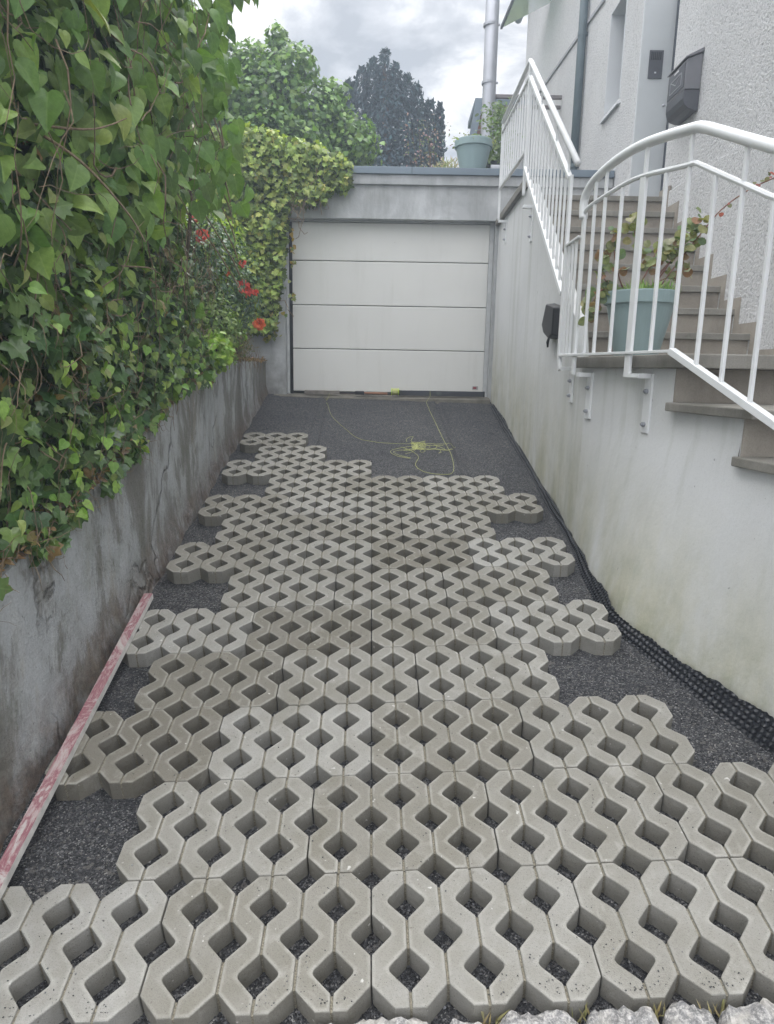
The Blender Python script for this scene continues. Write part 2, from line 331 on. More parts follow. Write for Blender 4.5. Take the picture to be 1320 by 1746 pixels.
PAVER = mat_paver(); JOINT = mat_sandjoint(); GRAVEL = mat_gravel(); CHIP = mat_stone_chip(); WLEFT = mat_wall_left(); WWALL = mat_white_wall(); STUCCO = mat_stucco(); GWALL = mat_garage_wall()
TREAD = mat_concrete('tread_concrete', (.20, .19, .165), (.32, .305, .275)); RISER = mat_concrete('riser_concrete', (.27, .24, .205), (.40, .365, .315), 3)
CURBC = mat_concrete('threshold_concrete', (.13, .12, .10), (.28, .26, .22), 5, .9)
WPAINT = simple('white_railing_paint', (.74, .75, .755), .35, 0, .05, 6, .5, .1)
DOORP = simple('door_white_paint', (.69, .685, .655), .5, 0, .03, 3, .4, .25, .0006)
def mat_door():
    m = Mt('door_white_paint', .5, 0, .4); v = m.pos(); c = m.ramp(m.noise(2, v, 5), [(.3, (.67, .665, .64)), (.7, (.71, .705, .675))])
    st = m.ramp(m.noise(3, m.pos((2.5, 2.5, .25)), 6, .65), [(.55, G), (.75, Wt)]); c = m.mix(m.math('MULTIPLY', st, .22), c, (.45, .44, .38))
    sp = m.ramp(m.noise(30, v, 2), [(.74, G), (.78, Wt)]); c = m.mix(m.math('MULTIPLY', sp, .35), c, (.35, .33, .28)); m.color(c)
    m.bump(m.noise(120, m.pos((.25, .25, 1)), 3), .35, .0015); return m.m
DOORP = mat_door()
FLASH = simple('blue_grey_sheet_metal', (.17, .21, .25), .5, .2, .1, 3)
GREYDP = simple('grey_plastic_pipe', (.10, .135, .15), .45, 0, .1, 4)
STEEL = simple('stainless_steel', (.36, .37, .40), .5, .6, .08, 5)
POT = simple('pale_blue_plastic', (.26, .345, .35), .5, 0, .05, 4, .4, .1)
SOIL = simple('dark_soil', (.06, .045, .03), .95, 0, .4, 25, .2, 1, .01)
BLACK = simple('black_plastic', (.010, .010, .012), .5, 0, .15, 8)
SHEET = simple('black_membrane', (.016, .017, .021), .28, 0, .2, 12, .5)
BARK = mat_bark(); BARK2 = mat_bark('twig_bark', (.24, .18, .12))
GREYW = simple('smooth_grey_white_plaster', (.50, .52, .53), .8, 0, .06, 2)
REVEAL = simple('white_reveal_plaster', (.62, .635, .65), .85, 0, .05, 2)
MBOX = simple('grey_powder_coat', (.20, .20, .215), .4, .4, .1, 6)
MBOXD = simple('dark_grey_panel', (.085, .088, .10), .4, .2, .15, 6)
BRICK = None
def mat_brick():
    m = Mt('brick', .9, 0, .2); b = m.n('ShaderNodeTexBrick'); b.inputs['Scale'].default_value = 1; b.inputs['Brick Width'].default_value = .24; b.inputs['Row Height'].default_value = .085; b.inputs['Mortar Size'].default_value = .012
    b.inputs['Color1'].default_value = (.34, .17, .13, 1); b.inputs['Color2'].default_value = (.28, .15, .12, 1); b.inputs['Mortar'].default_value = (.36, .34, .33, 1)
    mp = m.n('ShaderNodeMapping'); mp.inputs['Rotation'].default_value = (math.radians(90), 0, 0); m.l(m.n('ShaderNodeTexCoord').outputs['Object'], mp.inputs[0]); m.l(mp.outputs[0], b.inputs[0]); m.color(b.outputs[0]); return m.m
BRICK = mat_brick()
LEAF = mat_leaf('leaf'); LEAFG = mat_leaf('glossy_leaf', .15, .28); NEEDLE = mat_leaf('needle_foliage', .1, .7)
YEL = simple('neon_yellow_plastic', (.55, .75, .03), .4, 0, .05); YSTR = simple('neon_yellow_string', (.42, .44, .17), .7, 0, .2)
LATH = mat_lath(); GRAN = mat_granite()

# ------------------------------------------------------------------ foliage
def fan(half, mid=(0, .42), fold=.12, droop=.25, sub=1):
    """leaf blade from half an outline; returns verts (x, y, lift) and triangles"""
    if sub > 1:
        h2 = []
        for a, b in zip(half, half[1:]): h2 += [(a[0]+(b[0]-a[0])*k/sub, a[1]+(b[1]-a[1])*k/sub) for k in range(sub)]
        half = h2+[half[-1]]
    pts = [(x, y) for x, y in half] + [(-x, y) for x, y in half[::-1] if abs(x) > 1e-6]
    f = lambda x, y: fold*abs(x)*1.6 + .05*math.sin(9*y)*abs(x) - droop*(y-.3)**2 - .25*abs(x)**2.2
    md = [(mid[0]+(x-mid[0])*.55, mid[1]+(y-mid[1])*.55) for x, y in pts]; n = len(pts)
    vs = [(mid[0], mid[1], f(*mid))] + [(x, y, f(x, y)) for x, y in md] + [(x, y, f(x, y)) for x, y in pts]
    fs = []
    for i in range(n):
        j = (i+1) % n; fs += [(0, 1+i, 1+j), (1+i, 1+n+i, 1+n+j), (1+i, 1+n+j, 1+j)]
    return np.array(vs), np.array(fs)
IVY = fan([(0, 0), (.12, -.13), (.30, -.10), (.54, .08), (.36, .30), (.46, .60), (.19, .64), (.10, .82), (0, 1.0)])
HEART = fan([(0, .05), (.10, -.04), (.24, -.03), (.38, .08), (.46, .25), (.44, .42), (.34, .62), (.20, .82), (.08, .98), (0, 1.08)], fold=.17, droop=.35)
OVAL = fan([(0, 0), (.2, .18), (.27, .45), (.18, .78), (0, 1.0)], fold=.2, droop=.3)
SLIM = fan([(0, 0), (.06, .4), (0, 1.0)], (0, .5), .1, .2)
ROUND = fan([(0, 0), (.25, .02), (.44, .22), (.50, .48), (.42, .74), (.24, .92), (0, 1.0)], (0, .5), .18, .2)
MAPLE = fan([(0, 0), (.3, .0), (.55, .3), (.34, .42), (.42, .78), (.16, .7), (0, 1.05)], fold=.1)
def nrm(a): return a/np.maximum(np.linalg.norm(a, axis=1, keepdims=True), 1e-9)
def foliage(name, mat, parent, P, Nn, size, tpl, cols, tip=(0, 0, -1), jit=.5, tjit=.5, M=None, extra=None):
    """one mesh of leaves; P points, Nn facing normals, per-leaf size and colour"""
    P = np.asarray(P, float); n = len(P); Nn = np.asarray(Nn, float)
    N_ = nrm(Nn + rng.normal(0, jit, (n, 3)))
    T = nrm(np.asarray(tip)[None, :]*np.ones((n, 1)) + rng.normal(0, tjit, (n, 3))); T = nrm(T - N_*(T*N_).sum(1, keepdims=True)); B = np.cross(T, N_)
    tv, tf = tpl; k = len(tv); sz = np.asarray(size)[:, None, None]*np.ones((n, 1, 1))
    wj = rng.uniform(.8, 1.15, (n, 1, 1)); cj = rng.uniform(.2, 1.9, (n, 1))
    V = P[:, None, :] + sz*(tv[None, :, 0:1]*wj*B[:, None, :] + tv[None, :, 1:2]*T[:, None, :] + (tv[None, :, 2]*cj)[:, :, None]*N_[:, None, :])
    V = V.reshape(-1, 3); F = (tf[None] + (np.arange(n)*k)[:, None, None]).reshape(-1, 3); C = np.repeat(np.asarray(cols), k, axis=0)
    root = parent; Mx = M
    if Mx is None:
        while root is not None and root.parent is not None: root = root.parent
        Mx = root.matrix_world
    inv = np.array(Mx.inverted()); V = V @ inv[:3, :3].T + inv[:3, 3]
    me = bpy.data.meshes.new(name); me.vertices.add(len(V)); me.vertices.foreach_set('co', V.astype(np.float32).ravel())
    me.loops.add(F.size); me.loops.foreach_set('vertex_index', F.astype(np.int32).ravel())
    me.polygons.add(len(F)); me.polygons.foreach_set('loop_start', np.arange(0, F.size, 3, dtype=np.int32)); me.polygons.foreach_set('loop_total', np.full(len(F), 3, np.int32))
    me.polygons.foreach_set('use_smooth', np.ones(len(F), bool))
    a = me.attributes.new('tint', 'FLOAT_COLOR', 'POINT'); a.data.foreach_set('color', np.c_[C, np.ones(len(C))].astype(np.float32).ravel())
    lc = np.tile(tv, (n, 1)).astype(np.float32); b_ = me.attributes.new('lc', 'FLOAT_VECTOR', 'POINT'); b_.data.foreach_set('vector', lc.ravel())
    me.materials.append(mat); me.update(); me.validate()
    o = bpy.data.objects.new(name, me); S.collection.objects.link(o)
    if parent is not None: o.parent = parent
    else: o.matrix_world = Mx
    return o
LEAFGAIN = np.array([1.6, 1.5, 1.35])
def tints(n, pal, w=None, v=.18):
    pal = np.array(pal)*LEAFGAIN; i = rng.choice(len(pal), n, p=w); return np.clip(pal[i]*rng.uniform(1-v, 1+v, (n, 1))*rng.uniform(.92, 1.08, (n, 3)), 0, 1)
def nz(x, y, z): return noise.noise(Vector((x, y, z)))

# ================================================================== SETTING
# ground sheet
g = MB()
g.add([(-44, -44, -.35), (44, -44, -.35), (44, 44, -.35), (-44, 44, -.35)], [(0, 1, 2, 3)])
tag(g.build('ground', mat_concrete('ground_earth', (.10, .09, .07), (.16, .15, .12), .3), mat=MW(0, 0, -.35)), kind='structure')
g = MB(); g.box(ident, (-14, -9, -.40), (14, -.16, -.13))
tag(g.build('road', mat_concrete('asphalt', (.045, .045, .047), (.075, .074, .072), 3), mat=MW(0, -3, -.13)), kind='structure')
# terrace of garden ground behind the garage
g = MB(); g.box(hw, (-38, 4.35, -.3), (38, 38, 3.72))
tag(g.build('garden_ground', mat_concrete('garden_earth', (.045, .06, .025), (.09, .11, .04), 2), mat=MH(0, 10, 0)), kind='structure')
# soil behind the left retaining wall
WT = [(-2.0, .30), (-1, .47), (.0, .68), (.825, .867), (1.28, .934), (2.44, 1.221), (3.5, 1.45), (4.577, 1.636), (7.02, 1.645)]
def wtop(y):
    for (a, p), (b, q) in zip(WT, WT[1:]):
        if y <= b: return p + (q-p)*(y-a)/(b-a)
    return WT[-1][1]
ys = [-2 + .1*i for i in range(91)]
g = MB(); g.grid(lambda y, x: Vector((x, y, wtop(y) - .015 + .03*nz(x*3, y*3, 0) + (.10 if x < -1.8 else 0))), ys, [-1.40, -1.6, -2.2, -3, -6, -14])
tag(g.build('planting_soil', SOIL, mat=MW(-3, 2, 1)), kind='structure')

# gravel bed
def gz(x, y):
    z = -.078 + .006*nz(x*2.3, y*2.3, 1) + .0035*nz(x*11, y*11, 4) + .002*nz(x*30, y*30, 9)
    for sx, s in ((-.585, 1), (.74, 1)):
        if y > 2.5: z += .015*math.exp(-((x-sx-.012*nz(0, y*2, sx))/.022)**2) - .030*math.exp(-((x-sx-.045)/.02)**2)
    return z
g = MB(); xs = np.concatenate([np.arange(-1.33, 1.9, .02)]); yy = np.arange(-.22, 7.2, .025)
g.grid(lambda x, y: bw(x, y, gz(x, y)), list(xs), list(yy))
tag(g.build('gravel_bed', GRAVEL, mat=MBD(0, 0, -.08), smooth=True), kind='structure')
# loose chippings that stand proud of the bed
def chips(name, n, sampler, smin, smax):
    P = []; 
    for _ in range(n):
        x, y = sampler(); P.append(bw(x, y, gz(x, y) + .0012))
    P = np.array(P); oc = np.array([(1, 0, 0), (0, 1, 0), (-1, 0, 0), (0, -1, 0), (0, 0, .7), (0, 0, -.7)], float)
    of = np.array([(0, 1, 4), (1, 2, 4), (2, 3, 4), (3, 0, 4), (1, 0, 5), (2, 1, 5), (3, 2, 5), (0, 3, 5)])
    V = oc[None]*rng.uniform(.5, 1.25, (n, 6, 1)) + rng.normal(0, .15, (n, 6, 3))
    th = rng.uniform(0, 6.28, n); c, s = np.cos(th), np.sin(th); X = V[:, :, 0]*c[:, None]-V[:, :, 1]*s[:, None]; Y = V[:, :, 0]*s[:, None]+V[:, :, 1]*c[:, None]
    V = np.stack([X, Y, V[:, :, 2]], 2)*rng.uniform(smin, smax, (n, 1, 1)) + P[:, None]
    V = V.reshape(-1, 3); F = (of[None] + (np.arange(n)*6)[:, None, None]).reshape(-1, 3)
    gcol = rng.choice([.02, .035, .055, .08, .12, .22], n, p=[.2, .25, .25, .17, .1, .03])[:, None]*np.array([[1, 1.02, 1.1]])*rng.uniform(.8, 1.2, (n, 1))
    C = np.repeat(gcol, 6, axis=0)
    me = bpy.data.meshes.new(name); me.vertices.add(len(V)); me.vertices.foreach_set('co', V.astype(np.float32).ravel())
    me.loops.add(F.size); me.loops.foreach_set('vertex_index', F.astype(np.int32).ravel()); me.polygons.add(len(F))
    me.polygons.foreach_set('loop_start', np.arange(0, F.size, 3, dtype=np.int32)); me.polygons.foreach_set('loop_total', np.full(len(F), 3, np.int32))
    a = me.attributes.new('tint', 'FLOAT_COLOR', 'POINT'); a.data.foreach_set('color', np.c_[C, np.ones(len(C))].astype(np.float32).ravel())
    me.materials.append(CHIP); me.update(); o = bpy.data.objects.new(name, me); S.collection.objects.link(o); return o
def samp():
    y = -.12 + 7.0*random.random()**1.9; return random.uniform(-1.28, 1.6), y
tag(chips('gravel', 42000, samp, .0026, .0060), 'dark basalt chippings spread loose over the driveway bed', 'gravel', kind='stuff')

# ================================================================== PAVERS
def round_poly(pts, rad):
    out = []
    n = len(pts)
    for i, p in enumerate(pts):
        r = rad[i]
        if not r: out.append(p); continue
        a = pts[i-1]; b = pts[(i+1) % n]
        va = ((a[0]-p[0]), (a[1]-p[1])); vb = ((b[0]-p[0]), (b[1]-p[1])); la = math.hypot(*va); lb = math.hypot(*vb)
        s = (p[0]+va[0]/la*r, p[1]+va[1]/la*r); t = (p[0]+vb[0]/lb*r, p[1]+vb[1]/lb*r)
        for k in range(5):
            u = k/4; out.append(((1-u)**2*s[0]+2*u*(1-u)*p[0]+u*u*t[0], (1-u)**2*s[1]+2*u*(1-u)*p[1]+u*u*t[1]))
    return out
def inset(poly, d):
    n = len(poly); out = []
    for i in range(n):
        a, p, b = Vector(poly[i-1]), Vector(poly[i]), Vector(poly[(i+1) % n])
        e1 = (p-a).normalized(); e2 = (b-p).normalized(); n1 = Vector((-e1.y, e1.x)); n2 = Vector((-e2.y, e2.x))
        m = n1+n2; k = m.length
        if k < 1e-6: m = n1; q = d
        else: m = m/k; q = d/max(.5, m.dot(n1))
        out.append((p.x+m.x*q, p.y+m.y*q))
    return out
def paver_mesh(seed):
    r_ = random.Random(seed); mb = MB(); rim = []; H = .08; A = .059; gap = .0033
    for c in range(6):
        x0 = .1*c; x1 = x0+.1; even = c % 2 == 0
        L0 = x0 + (0.0 if c == 0 else gap); R0 = x1 - (0.0 if c == 5 else gap)
        cl = (0, .2, .4) if even else (.1, .3); crr = (.1, .3) if even else (0, .2, .4)
        def side(xe, cs, sg):
            pts = []; rad = []; dA = A - abs(xe-(x0 if sg > 0 else x1))
            for q in cs:
                if q > 0: pts.append((xe, q-dA)); rad.append(.004)
                xd = (x0 if sg > 0 else x1) + sg*A
                if q == 0: pts.append((xd, 0)); rad.append(0)
                elif q == .4: pts.append((xd, .4)); rad.append(0)
                else: pts.append((xd, q)); rad.append(.016)
                if q < .4: pts.append((xe, q+dA)); rad.append(.004)
            if cs[0] != 0: pts = [(xe, 0)]+pts; rad = [.0]+rad
            if cs[-1] != .4: pts = pts+[(xe, .4)]; rad = rad+[.0]
            return pts, rad
        lp, lr = side(L0, cl, 1); rp, rr = side(R0, crr, -1)
        poly = lp[::-1]; rad = lr[::-1]; poly = poly+rp; rad = rad+rr      # down the left side, up the right side: counter-clockwise
        raw = inset([(x-.3, y-.2) for x, y in poly], .012); cnt = [5 if q else 1 for q in rad]; poly = round_poly(poly, rad); poly = [(x-.3, y-.2) for x, y in poly]
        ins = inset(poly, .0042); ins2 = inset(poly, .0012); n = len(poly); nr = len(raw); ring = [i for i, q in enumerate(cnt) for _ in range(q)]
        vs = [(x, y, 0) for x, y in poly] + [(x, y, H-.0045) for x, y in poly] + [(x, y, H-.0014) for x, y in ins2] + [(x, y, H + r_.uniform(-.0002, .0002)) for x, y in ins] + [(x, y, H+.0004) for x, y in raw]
        fs = []
        for lv in range(3):
            fs += [(lv*n+i, lv*n+(i+1) % n, (lv+1)*n+(i+1) % n, (lv+1)*n+i) for i in range(n)]
        for i in range(n):
            j = (i+1) % n; a_, b_ = 4*n+ring[i], 4*n+ring[j]
            fs.append((3*n+i, 3*n+j, a_) if a_ == b_ else (3*n+i, 3*n+j, b_, a_))
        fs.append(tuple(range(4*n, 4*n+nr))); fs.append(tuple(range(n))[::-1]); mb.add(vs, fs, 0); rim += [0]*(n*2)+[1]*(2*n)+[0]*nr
        if c < 5:      # sand-filled dummy joint between the strips
            segs = [(0, .1-A+.001), (.1+A-.001, .3-A+.001), (.3+A-.001, .4)] if even else [(A-.001, .2-A+.001), (.2+A-.001, .4-A+.001)]
            for a, b in segs:
                mb.box(ident, (x1-.3-gap-.0005, a-.2+.0004, .001), (x1-.3+gap+.0005, b-.2-.0004, H-.0075), 1); rim += [0]*8
    me = bpy.data.meshes.new('grid_paver'); me.from_pydata([tuple(v) for v in mb.v], [], mb.f)
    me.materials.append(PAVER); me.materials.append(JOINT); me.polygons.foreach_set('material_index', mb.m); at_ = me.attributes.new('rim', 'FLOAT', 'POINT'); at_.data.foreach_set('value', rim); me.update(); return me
PM = [paver_mesh(i) for i in range(3)]
ROWS = [(0, [-6, -3, 0, 3, 6]), (1, [-4, -1, 2, 5]), (2, [-6, -3, 0, 3]), (3, [-5, -2, 1]), (4, [-6, -3, 0, 3]), (5, [-4, -1, 2]), (6, [-6, -3, 0, 3]),
        (7, [-5, -2, 1]), (8, [-6, -3, 0, 3]), (9, [-4, -1, 2]), (10, [-6, -3]), (11, [-5]), (12, [-6])]
ORD = ['frontmost', 'second', 'third', 'fourth', 'fifth', 'sixth', 'seventh', 'eighth', 'ninth', 'tenth', 'eleventh', 'twelfth', 'thirteenth']
POSN = {5: ['leftmost', 'second from left', 'middle', 'second from right', 'rightmost'], 4: ['leftmost', 'second from left', 'third from left', 'rightmost'],
        3: ['leftmost', 'middle', 'rightmost'], 2: ['left', 'right'], 1: ['only']}
SPECIAL = {(12, 0): 'small far paver nearest the garage door, beside the stained wall, topmost of all', (11, 0): 'lone grey grid paver of the twelfth row, just before the farthest one'}
proto = bpy.data.objects.new('grid_paver', PM[0]); first = True
for r, js in ROWS:
    for i, j in enumerate(js):
        o = proto if first else proto.copy(); o.data = PM[random.randrange(3)]; first = False
        S.collection.objects.link(o)
        x = (j+1.5)*.201 + random.uniform(-.0009, .0009); y = (r+.5)*.403 + random.uniform(-.0008, .0008)
        z = KT*x*(y-2)
        ex = Vector((1, 0, KT*(y-2)+random.uniform(-.0025, .0025))).normalized(); ey = Vector((0, 1, KT*x+random.uniform(-.0025, .0025))); ex = (ex + Vector((0, random.uniform(-.0015, .0015), 0))).normalized()
        ey = (ey-ex*ey.dot(ex)).normalized(); M = frame_m(MB3 @ ex, MB3 @ ey, MB3 @ Vector((x, y, z-.08+random.uniform(-.0008, .0008)))); o.matrix_world = M
        lab = SPECIAL.get((r, i)) or 'grey concrete grid paver, %s of the %s row%s' % (POSN[len(js)][i], ORD[r], ' counted from the street' if r else ' by the kerb stones')
        tag(o, lab, 'paver', 'concrete grid pavers laid on the driveway')

def on_paver():
    while True:
        y = .02+5.0*random.random()**2.2; x = random.uniform(-1.2, 1.3); r = int(y/.403)
        if r > 12: continue
        if not any(j*.201 < x < (j+3)*.201 for j in ROWS[r][1]): continue
        i = x/.1005; j = y/.10075; ok = True
        for a in (math.floor(i), math.ceil(i)):
            for b in (math.floor(j), math.ceil(j)):
                if (a+b) % 2 == 0 and abs(x-a*.1005)+abs(y-b*.10075) < .066: ok = False
        if ok and nz(x*3, y*3, 66) > -.1: return x, y
_gz = gz
gz = lambda x, y: .0005
tag(chips('grit', 1200, on_paver, .0008, .0032), 'fine dark grit scattered on top of the concrete pavers', 'grit', kind='stuff')
gz = _gz
# ================================================================== LEFT RETAINING WALL
def add_foot(o, fn):
    me = o.data; a = me.attributes.new('foot', 'FLOAT', 'POINT'); mw = o.matrix_world
    if o.parent is not None:
        r = o.parent
        while r.parent is not None: r = r.parent
        mw = r.matrix_world
    a.data.foreach_set('value', [fn(mw @ v.co) for v in me.vertices])
def drive_z(p): return bw(p.x, p.y, -.078).z
w = MB(); ys = [-1.5 + .06*i for i in range(143)]
def lw(y, t):
    z0 = -.35; zt = wtop(y) + .012*nz(y*3, 0, 5) - .01*abs(nz(y*14, 1, 5)); z = z0+(zt-z0)*t; h = z-(.19*y-.078+.01)
    x = -1.275 + .012*nz(y*1.3, z*1.5, 2) + .005*nz(y*6, z*6, 3)
    if h < .12: x += .03*max(0, (.12-h)/.12)*(.6+.8*nz(y*5, z*9, 7))
    return Vector((x, y, z))
ts = [i/26 for i in range(27)]
w.grid(lambda y, t: lw(y, t), ys, ts)
n0 = len(w.v); w.grid(lambda y, u: Vector((lw(y, 1).x - .17*u, y, lw(y, 1).z + (.004*nz(y*9, u*3, 1)))), ys, [0, .5, 1])
w.grid(lambda y, t: Vector((-1.45, y, -.35+(wtop(y)+.35)*t)), ys, [0, 1])
lwall = w.build('retaining_wall', WLEFT, mat=MW(-1.28, 3, 0), smooth=True)
add_foot(lwall, lambda p: max(0, min(1, 1.3-(p.z-drive_z(p))/.24)))
tag(lwall, 'low grey cement wall, stained and cracked, along the left of the drive below the ivy', 'wall')

# ================================================================== GARAGE
gar = thing('garage', 'grey rendered garage with white sectional door at the head of the drive', 'garage', MH(-1.25, 4.07, 1.2))
B0 = 4.07
w = MB()
def wallgrid(mb, a0, a1, z0, z1, b, step=.12):
    na = max(2, int((a1-a0)/step)); nzz = max(2, int((z1-z0)/step))
    mb.grid(lambda a, z: hw(a, b, z), [a0+(a1-a0)*i/na for i in range(na+1)], [z0+(z1-z0)*i/nzz for i in range(nzz+1)])
wallgrid(w, -5.5, -2.48, .8, 3.64, B0); wallgrid(w, -2.48, -.035, 3.28, 3.64, B0); wallgrid(w, -.035, 1.27, .8, 3.64, B0)
w.grid(lambda b, z: hw(-2.48, b, z), [B0, B0+.16], [.8, 2, 3.28]); w.grid(lambda b, z: hw(-.035, b, z), [B0, B0+.16], [.8, 2, 3.28]); w.grid(lambda a, b: hw(a, b, 3.28), [-2.48, -.035], [B0, B0+.16])
gw = w.build('wall', GWALL, gar); add_foot(gw, lambda p: max(0, min(1, 1-(p.z-1.25)/.5)) if p.x < -.5 else 0)
w = MB(); w.box(hw, (-5.5, B0-.035, 3.64), (1.262, B0+.28, 3.745)); w.build('roof_ledge', mat_concrete('ledge_concrete', (.34, .35, .355), (.56, .57, .58), 3), gar, bevel=.006)
w = MB(); w.box(hw, (-5.5, B0-.06, 3.747), (-1.02, B0+.12, 3.822)); w.box(hw, (-1.016, B0-.062, 3.745), (1.262, B0+.12, 3.82)); w.build('roof_flashing', FLASH, gar, bevel=.004)
w = MB(); w.box(hw, (-5.5, B0+.12, 3.70), (1.26, 9, 3.79)); w.build('roof', mat_concrete('roof_felt', (.10, .10, .10), (.17, .17, .165), 2), gar)
w = MB(); w.box(hw, (-2.448, B0+.145, 1.27), (-2.41, B0+.156, 3.262)); w.build('side_seal', BLACK, gar)
w = MB(); w.box(hw, (-2.478, B0+.11, 1.27), (-2.449, B0+.158, 3.279)); w.box(hw, (-.085, B0+.11, 1.27), (-.037, B0+.158, 3.279)); w.box(hw, (-2.43, B0+.112, 3.262), (-.085, B0+.158, 3.278))
w.build('door_frame', simple('frame_paint', (.50, .51, .51), .6), gar, bevel=.003)
dr = MB(); dr.box(hw, (-2.428, B0+.15, 1.285), (-2.408, B0+.17, 3.26)); door = dr.build('door', BLACK, gar)
zc = [1.305, 1.815, 2.325, 2.83, 3.262]
for i in range(4):
    w = MB(); w.box(hw, (-2.408, B0+.128, zc[i]+.004), (-.086, B0+.158, zc[i+1]-.004)); w.build('door_panel', DOORP, door, bevel=.007)
w = MB(); w.box(hw, (-2.40, B0+.134, 1.286), (-.09, B0+.15, 1.307)); w.build('door_seal', BLACK, door)
w = MB(); w.box(hw, (-.215, B0+.1255, 1.36), (-.145, B0+.1295, 1.40)); w.box(hw, (-.205, B0+.1245, 1.366), (-.165, B0+.1262, 1.394), 1)
w.build('maker_plate', [simple('plate_grey', (.35, .34, .34), .4), simple('plate_red', (.30, .07, .08), .4)], door)
w = MB(); 
def th(a, u):
    d = [(0, -.12), (0, .045), (.35, .075), (1, .075)][int(u)]
    zz = 1.20+.0*a
    return hw(a, B0-.10+d[0]*.36 + .012*nz(a*5, u, 3)*(u < 2.5), zz+d[1]+.008*nz(a*7, u, 1)*(u > .5))
w.grid(th, [-2.62+.04*i for i in range(66)], [0, 1, 2, 3]); w.build('threshold', CURBC, gar, smooth=False)

# tools and scraps along the threshold
def bx(name, F, lo, hi, mat, label, cat, M, bev=.004):
    m = MB(); m.box(F, lo, hi); return tag(m.build(name, mat, mat=M, bevel=bev), label, cat)
ZT = 1.279
lv = thing('spirit_level', 'long dark spirit level lying against the foot of the garage door', 'spirit level', MH(-.6, 4.03, ZT))
m = MB(); m.box(hw, (-1.10, 4.02, ZT), (-.10, 4.06, ZT+.062)); m.build('body', simple('dark_anodised', (.05, .052, .06), .45, .3), lv, bevel=.004)
m = MB(); m.box(hw, (-1.118, 4.016, ZT-.002), (-1.10, 4.064, ZT+.064)); m.build('end_cap', BLACK, lv, bevel=.003)
m = MB(); m.box(hw, (-.10, 4.016, ZT-.002), (-.082, 4.064, ZT+.064)); m.build('end_cap', BLACK, lv, bevel=.003)
m = MB(); m.box(hw, (-.66, 4.0175, ZT+.012), (-.6, 4.03, ZT+.05)); m.build('vial', simple('vial_window', (.09, .10, .10), .2), lv, bevel=.003)
bx('wooden_offcut', hw, (-2.25, 4.0, ZT), (-1.83, 4.05, ZT+.045), simple('weathered_wood', (.20, .18, .16), .85, 0, .3, 14), 'weathered grey timber offcut lying left on the garage threshold', 'timber', MH(-2.04, 4.02, ZT), .006)
hm = thing('club_hammer', 'dark headed hammer with orange handle lying on the garage threshold', 'hammer', MH(-1.5, 4.0, ZT))
m = MB(); m.box(hw, (-1.64, 3.985, ZT), (-1.53, 4.03, ZT+.045)); m.build('head', simple('dark_iron', (.04, .04, .045), .5, .6), hm, bevel=.008)
m = MB(); m.tube([hw(-1.53, 4.008, ZT+.022), hw(-1.4, 4.006, ZT+.021), hw(-1.25, 4.004, ZT+.018)], [.011, .013, .015], 10); m.build('handle', simple('orange_grip', (.30, .15, .09), .6), hm, smooth=True)
m = MB(); m.tube([hw(-1.83, 4.04, ZT+.012), hw(-1.6, 4.045, ZT+.012), hw(-1.2, 4.04, ZT+.012)], .009, 8)
tag(m.build('steel_rod', simple('rusty_rod', (.06, .045, .04), .7, .5), mat=MH(-1.5, 4.04, ZT)), 'thin dark metal rod lying behind the hammer against the garage door', 'rod')
rl = thing('string_reel', 'small neon yellow reel of builders string beside the spirit level', 'string reel', MH(-1.16, 4.0, ZT+.04))
def xlathe(c, prof, n=24):
    mb = MB(); vs = []; fs = []
    for x, r in prof: vs += [c + HU*x + HV*(r*math.cos(2*math.pi*k/n)) + Vector((0, 0, r*math.sin(2*math.pi*k/n))) for k in range(n)]
    for i in range(len(prof)-1):
        for k in range(n): fs.append((i*n+k, i*n+(k+1) % n, (i+1)*n+(k+1) % n, (i+1)*n+k))
    fs += [tuple(range(n))[::-1], tuple((len(prof)-1)*n+k for k in range(n))]
    mb.add(vs, fs); return mb
cR = hw(-1.16, 3.995, ZT+.045)
xlathe(cR, [(-.047, .043), (-.041, .045), (-.04, .02)]).build('flange', YEL, rl, smooth=False); xlathe(cR, [(.04, .02), (.041, .045), (.047, .043)]).build('flange', YEL, rl)
xlathe(cR, [(-.039, .036), (-.02, .039), (.02, .039), (.039, .036)]).build('wound_string', YSTR, rl, smooth=True)
# string on the gravel
def smoothpath(ctrl, n=12):
    out = []
    for i in range(len(ctrl)-1):
        p0 = Vector(ctrl[max(i-1, 0)]); p1 = Vector(ctrl[i]); p2 = Vector(ctrl[i+1]); p3 = Vector(ctrl[min(i+2, len(ctrl)-1)])
        for k in range(n):
            t = k/n; out.append(.5*((2*p1)+(-p0+p2)*t+(2*p0-5*p1+4*p2-p3)*t*t+(-p0+3*p1-3*p2+p3)*t**3))
    out.append(Vector(ctrl[-1])); return out
st = thing('marking_string', 'tangled neon yellow string snaking over the dark gravel before the garage', 'string', MBD(.46, 5.1, -.07))
def onb(c, n=12, lift=.004): return [bw(p.x, p.y, gz(p.x, p.y)+lift) for p in smoothpath([(a, b, 0) for a, b in c], n)]
m = MB(); m.tube([hw(-1.95, 4.03, ZT+.03), hw(-1.95, 3.96, ZT-.02)] + onb([(-.545, 6.92), (-.50, 6.6), (-.42, 6.1), (-.25, 5.6), (-.12, 5.3), (.1, 5.18), (.3, 5.16), (.55, 5.15), (.8, 5.12)]), .0019, 5)
m.build('strand', YSTR, st)
m = MB(); m.tube([hw(-.74, 4.02, ZT+.064), hw(-.74, 3.96, ZT+.0)] + onb([(.65, 6.9), (.66, 6.5), (.68, 5.9), (.70, 5.3), (.72, 4.8), (.70, 4.4), (.63, 4.27), (.45, 4.33), (.38, 4.5), (.42, 4.75), (.36, 4.95), (.28, 5.05)]), .0022, 5); m.build('strand', YSTR, st)
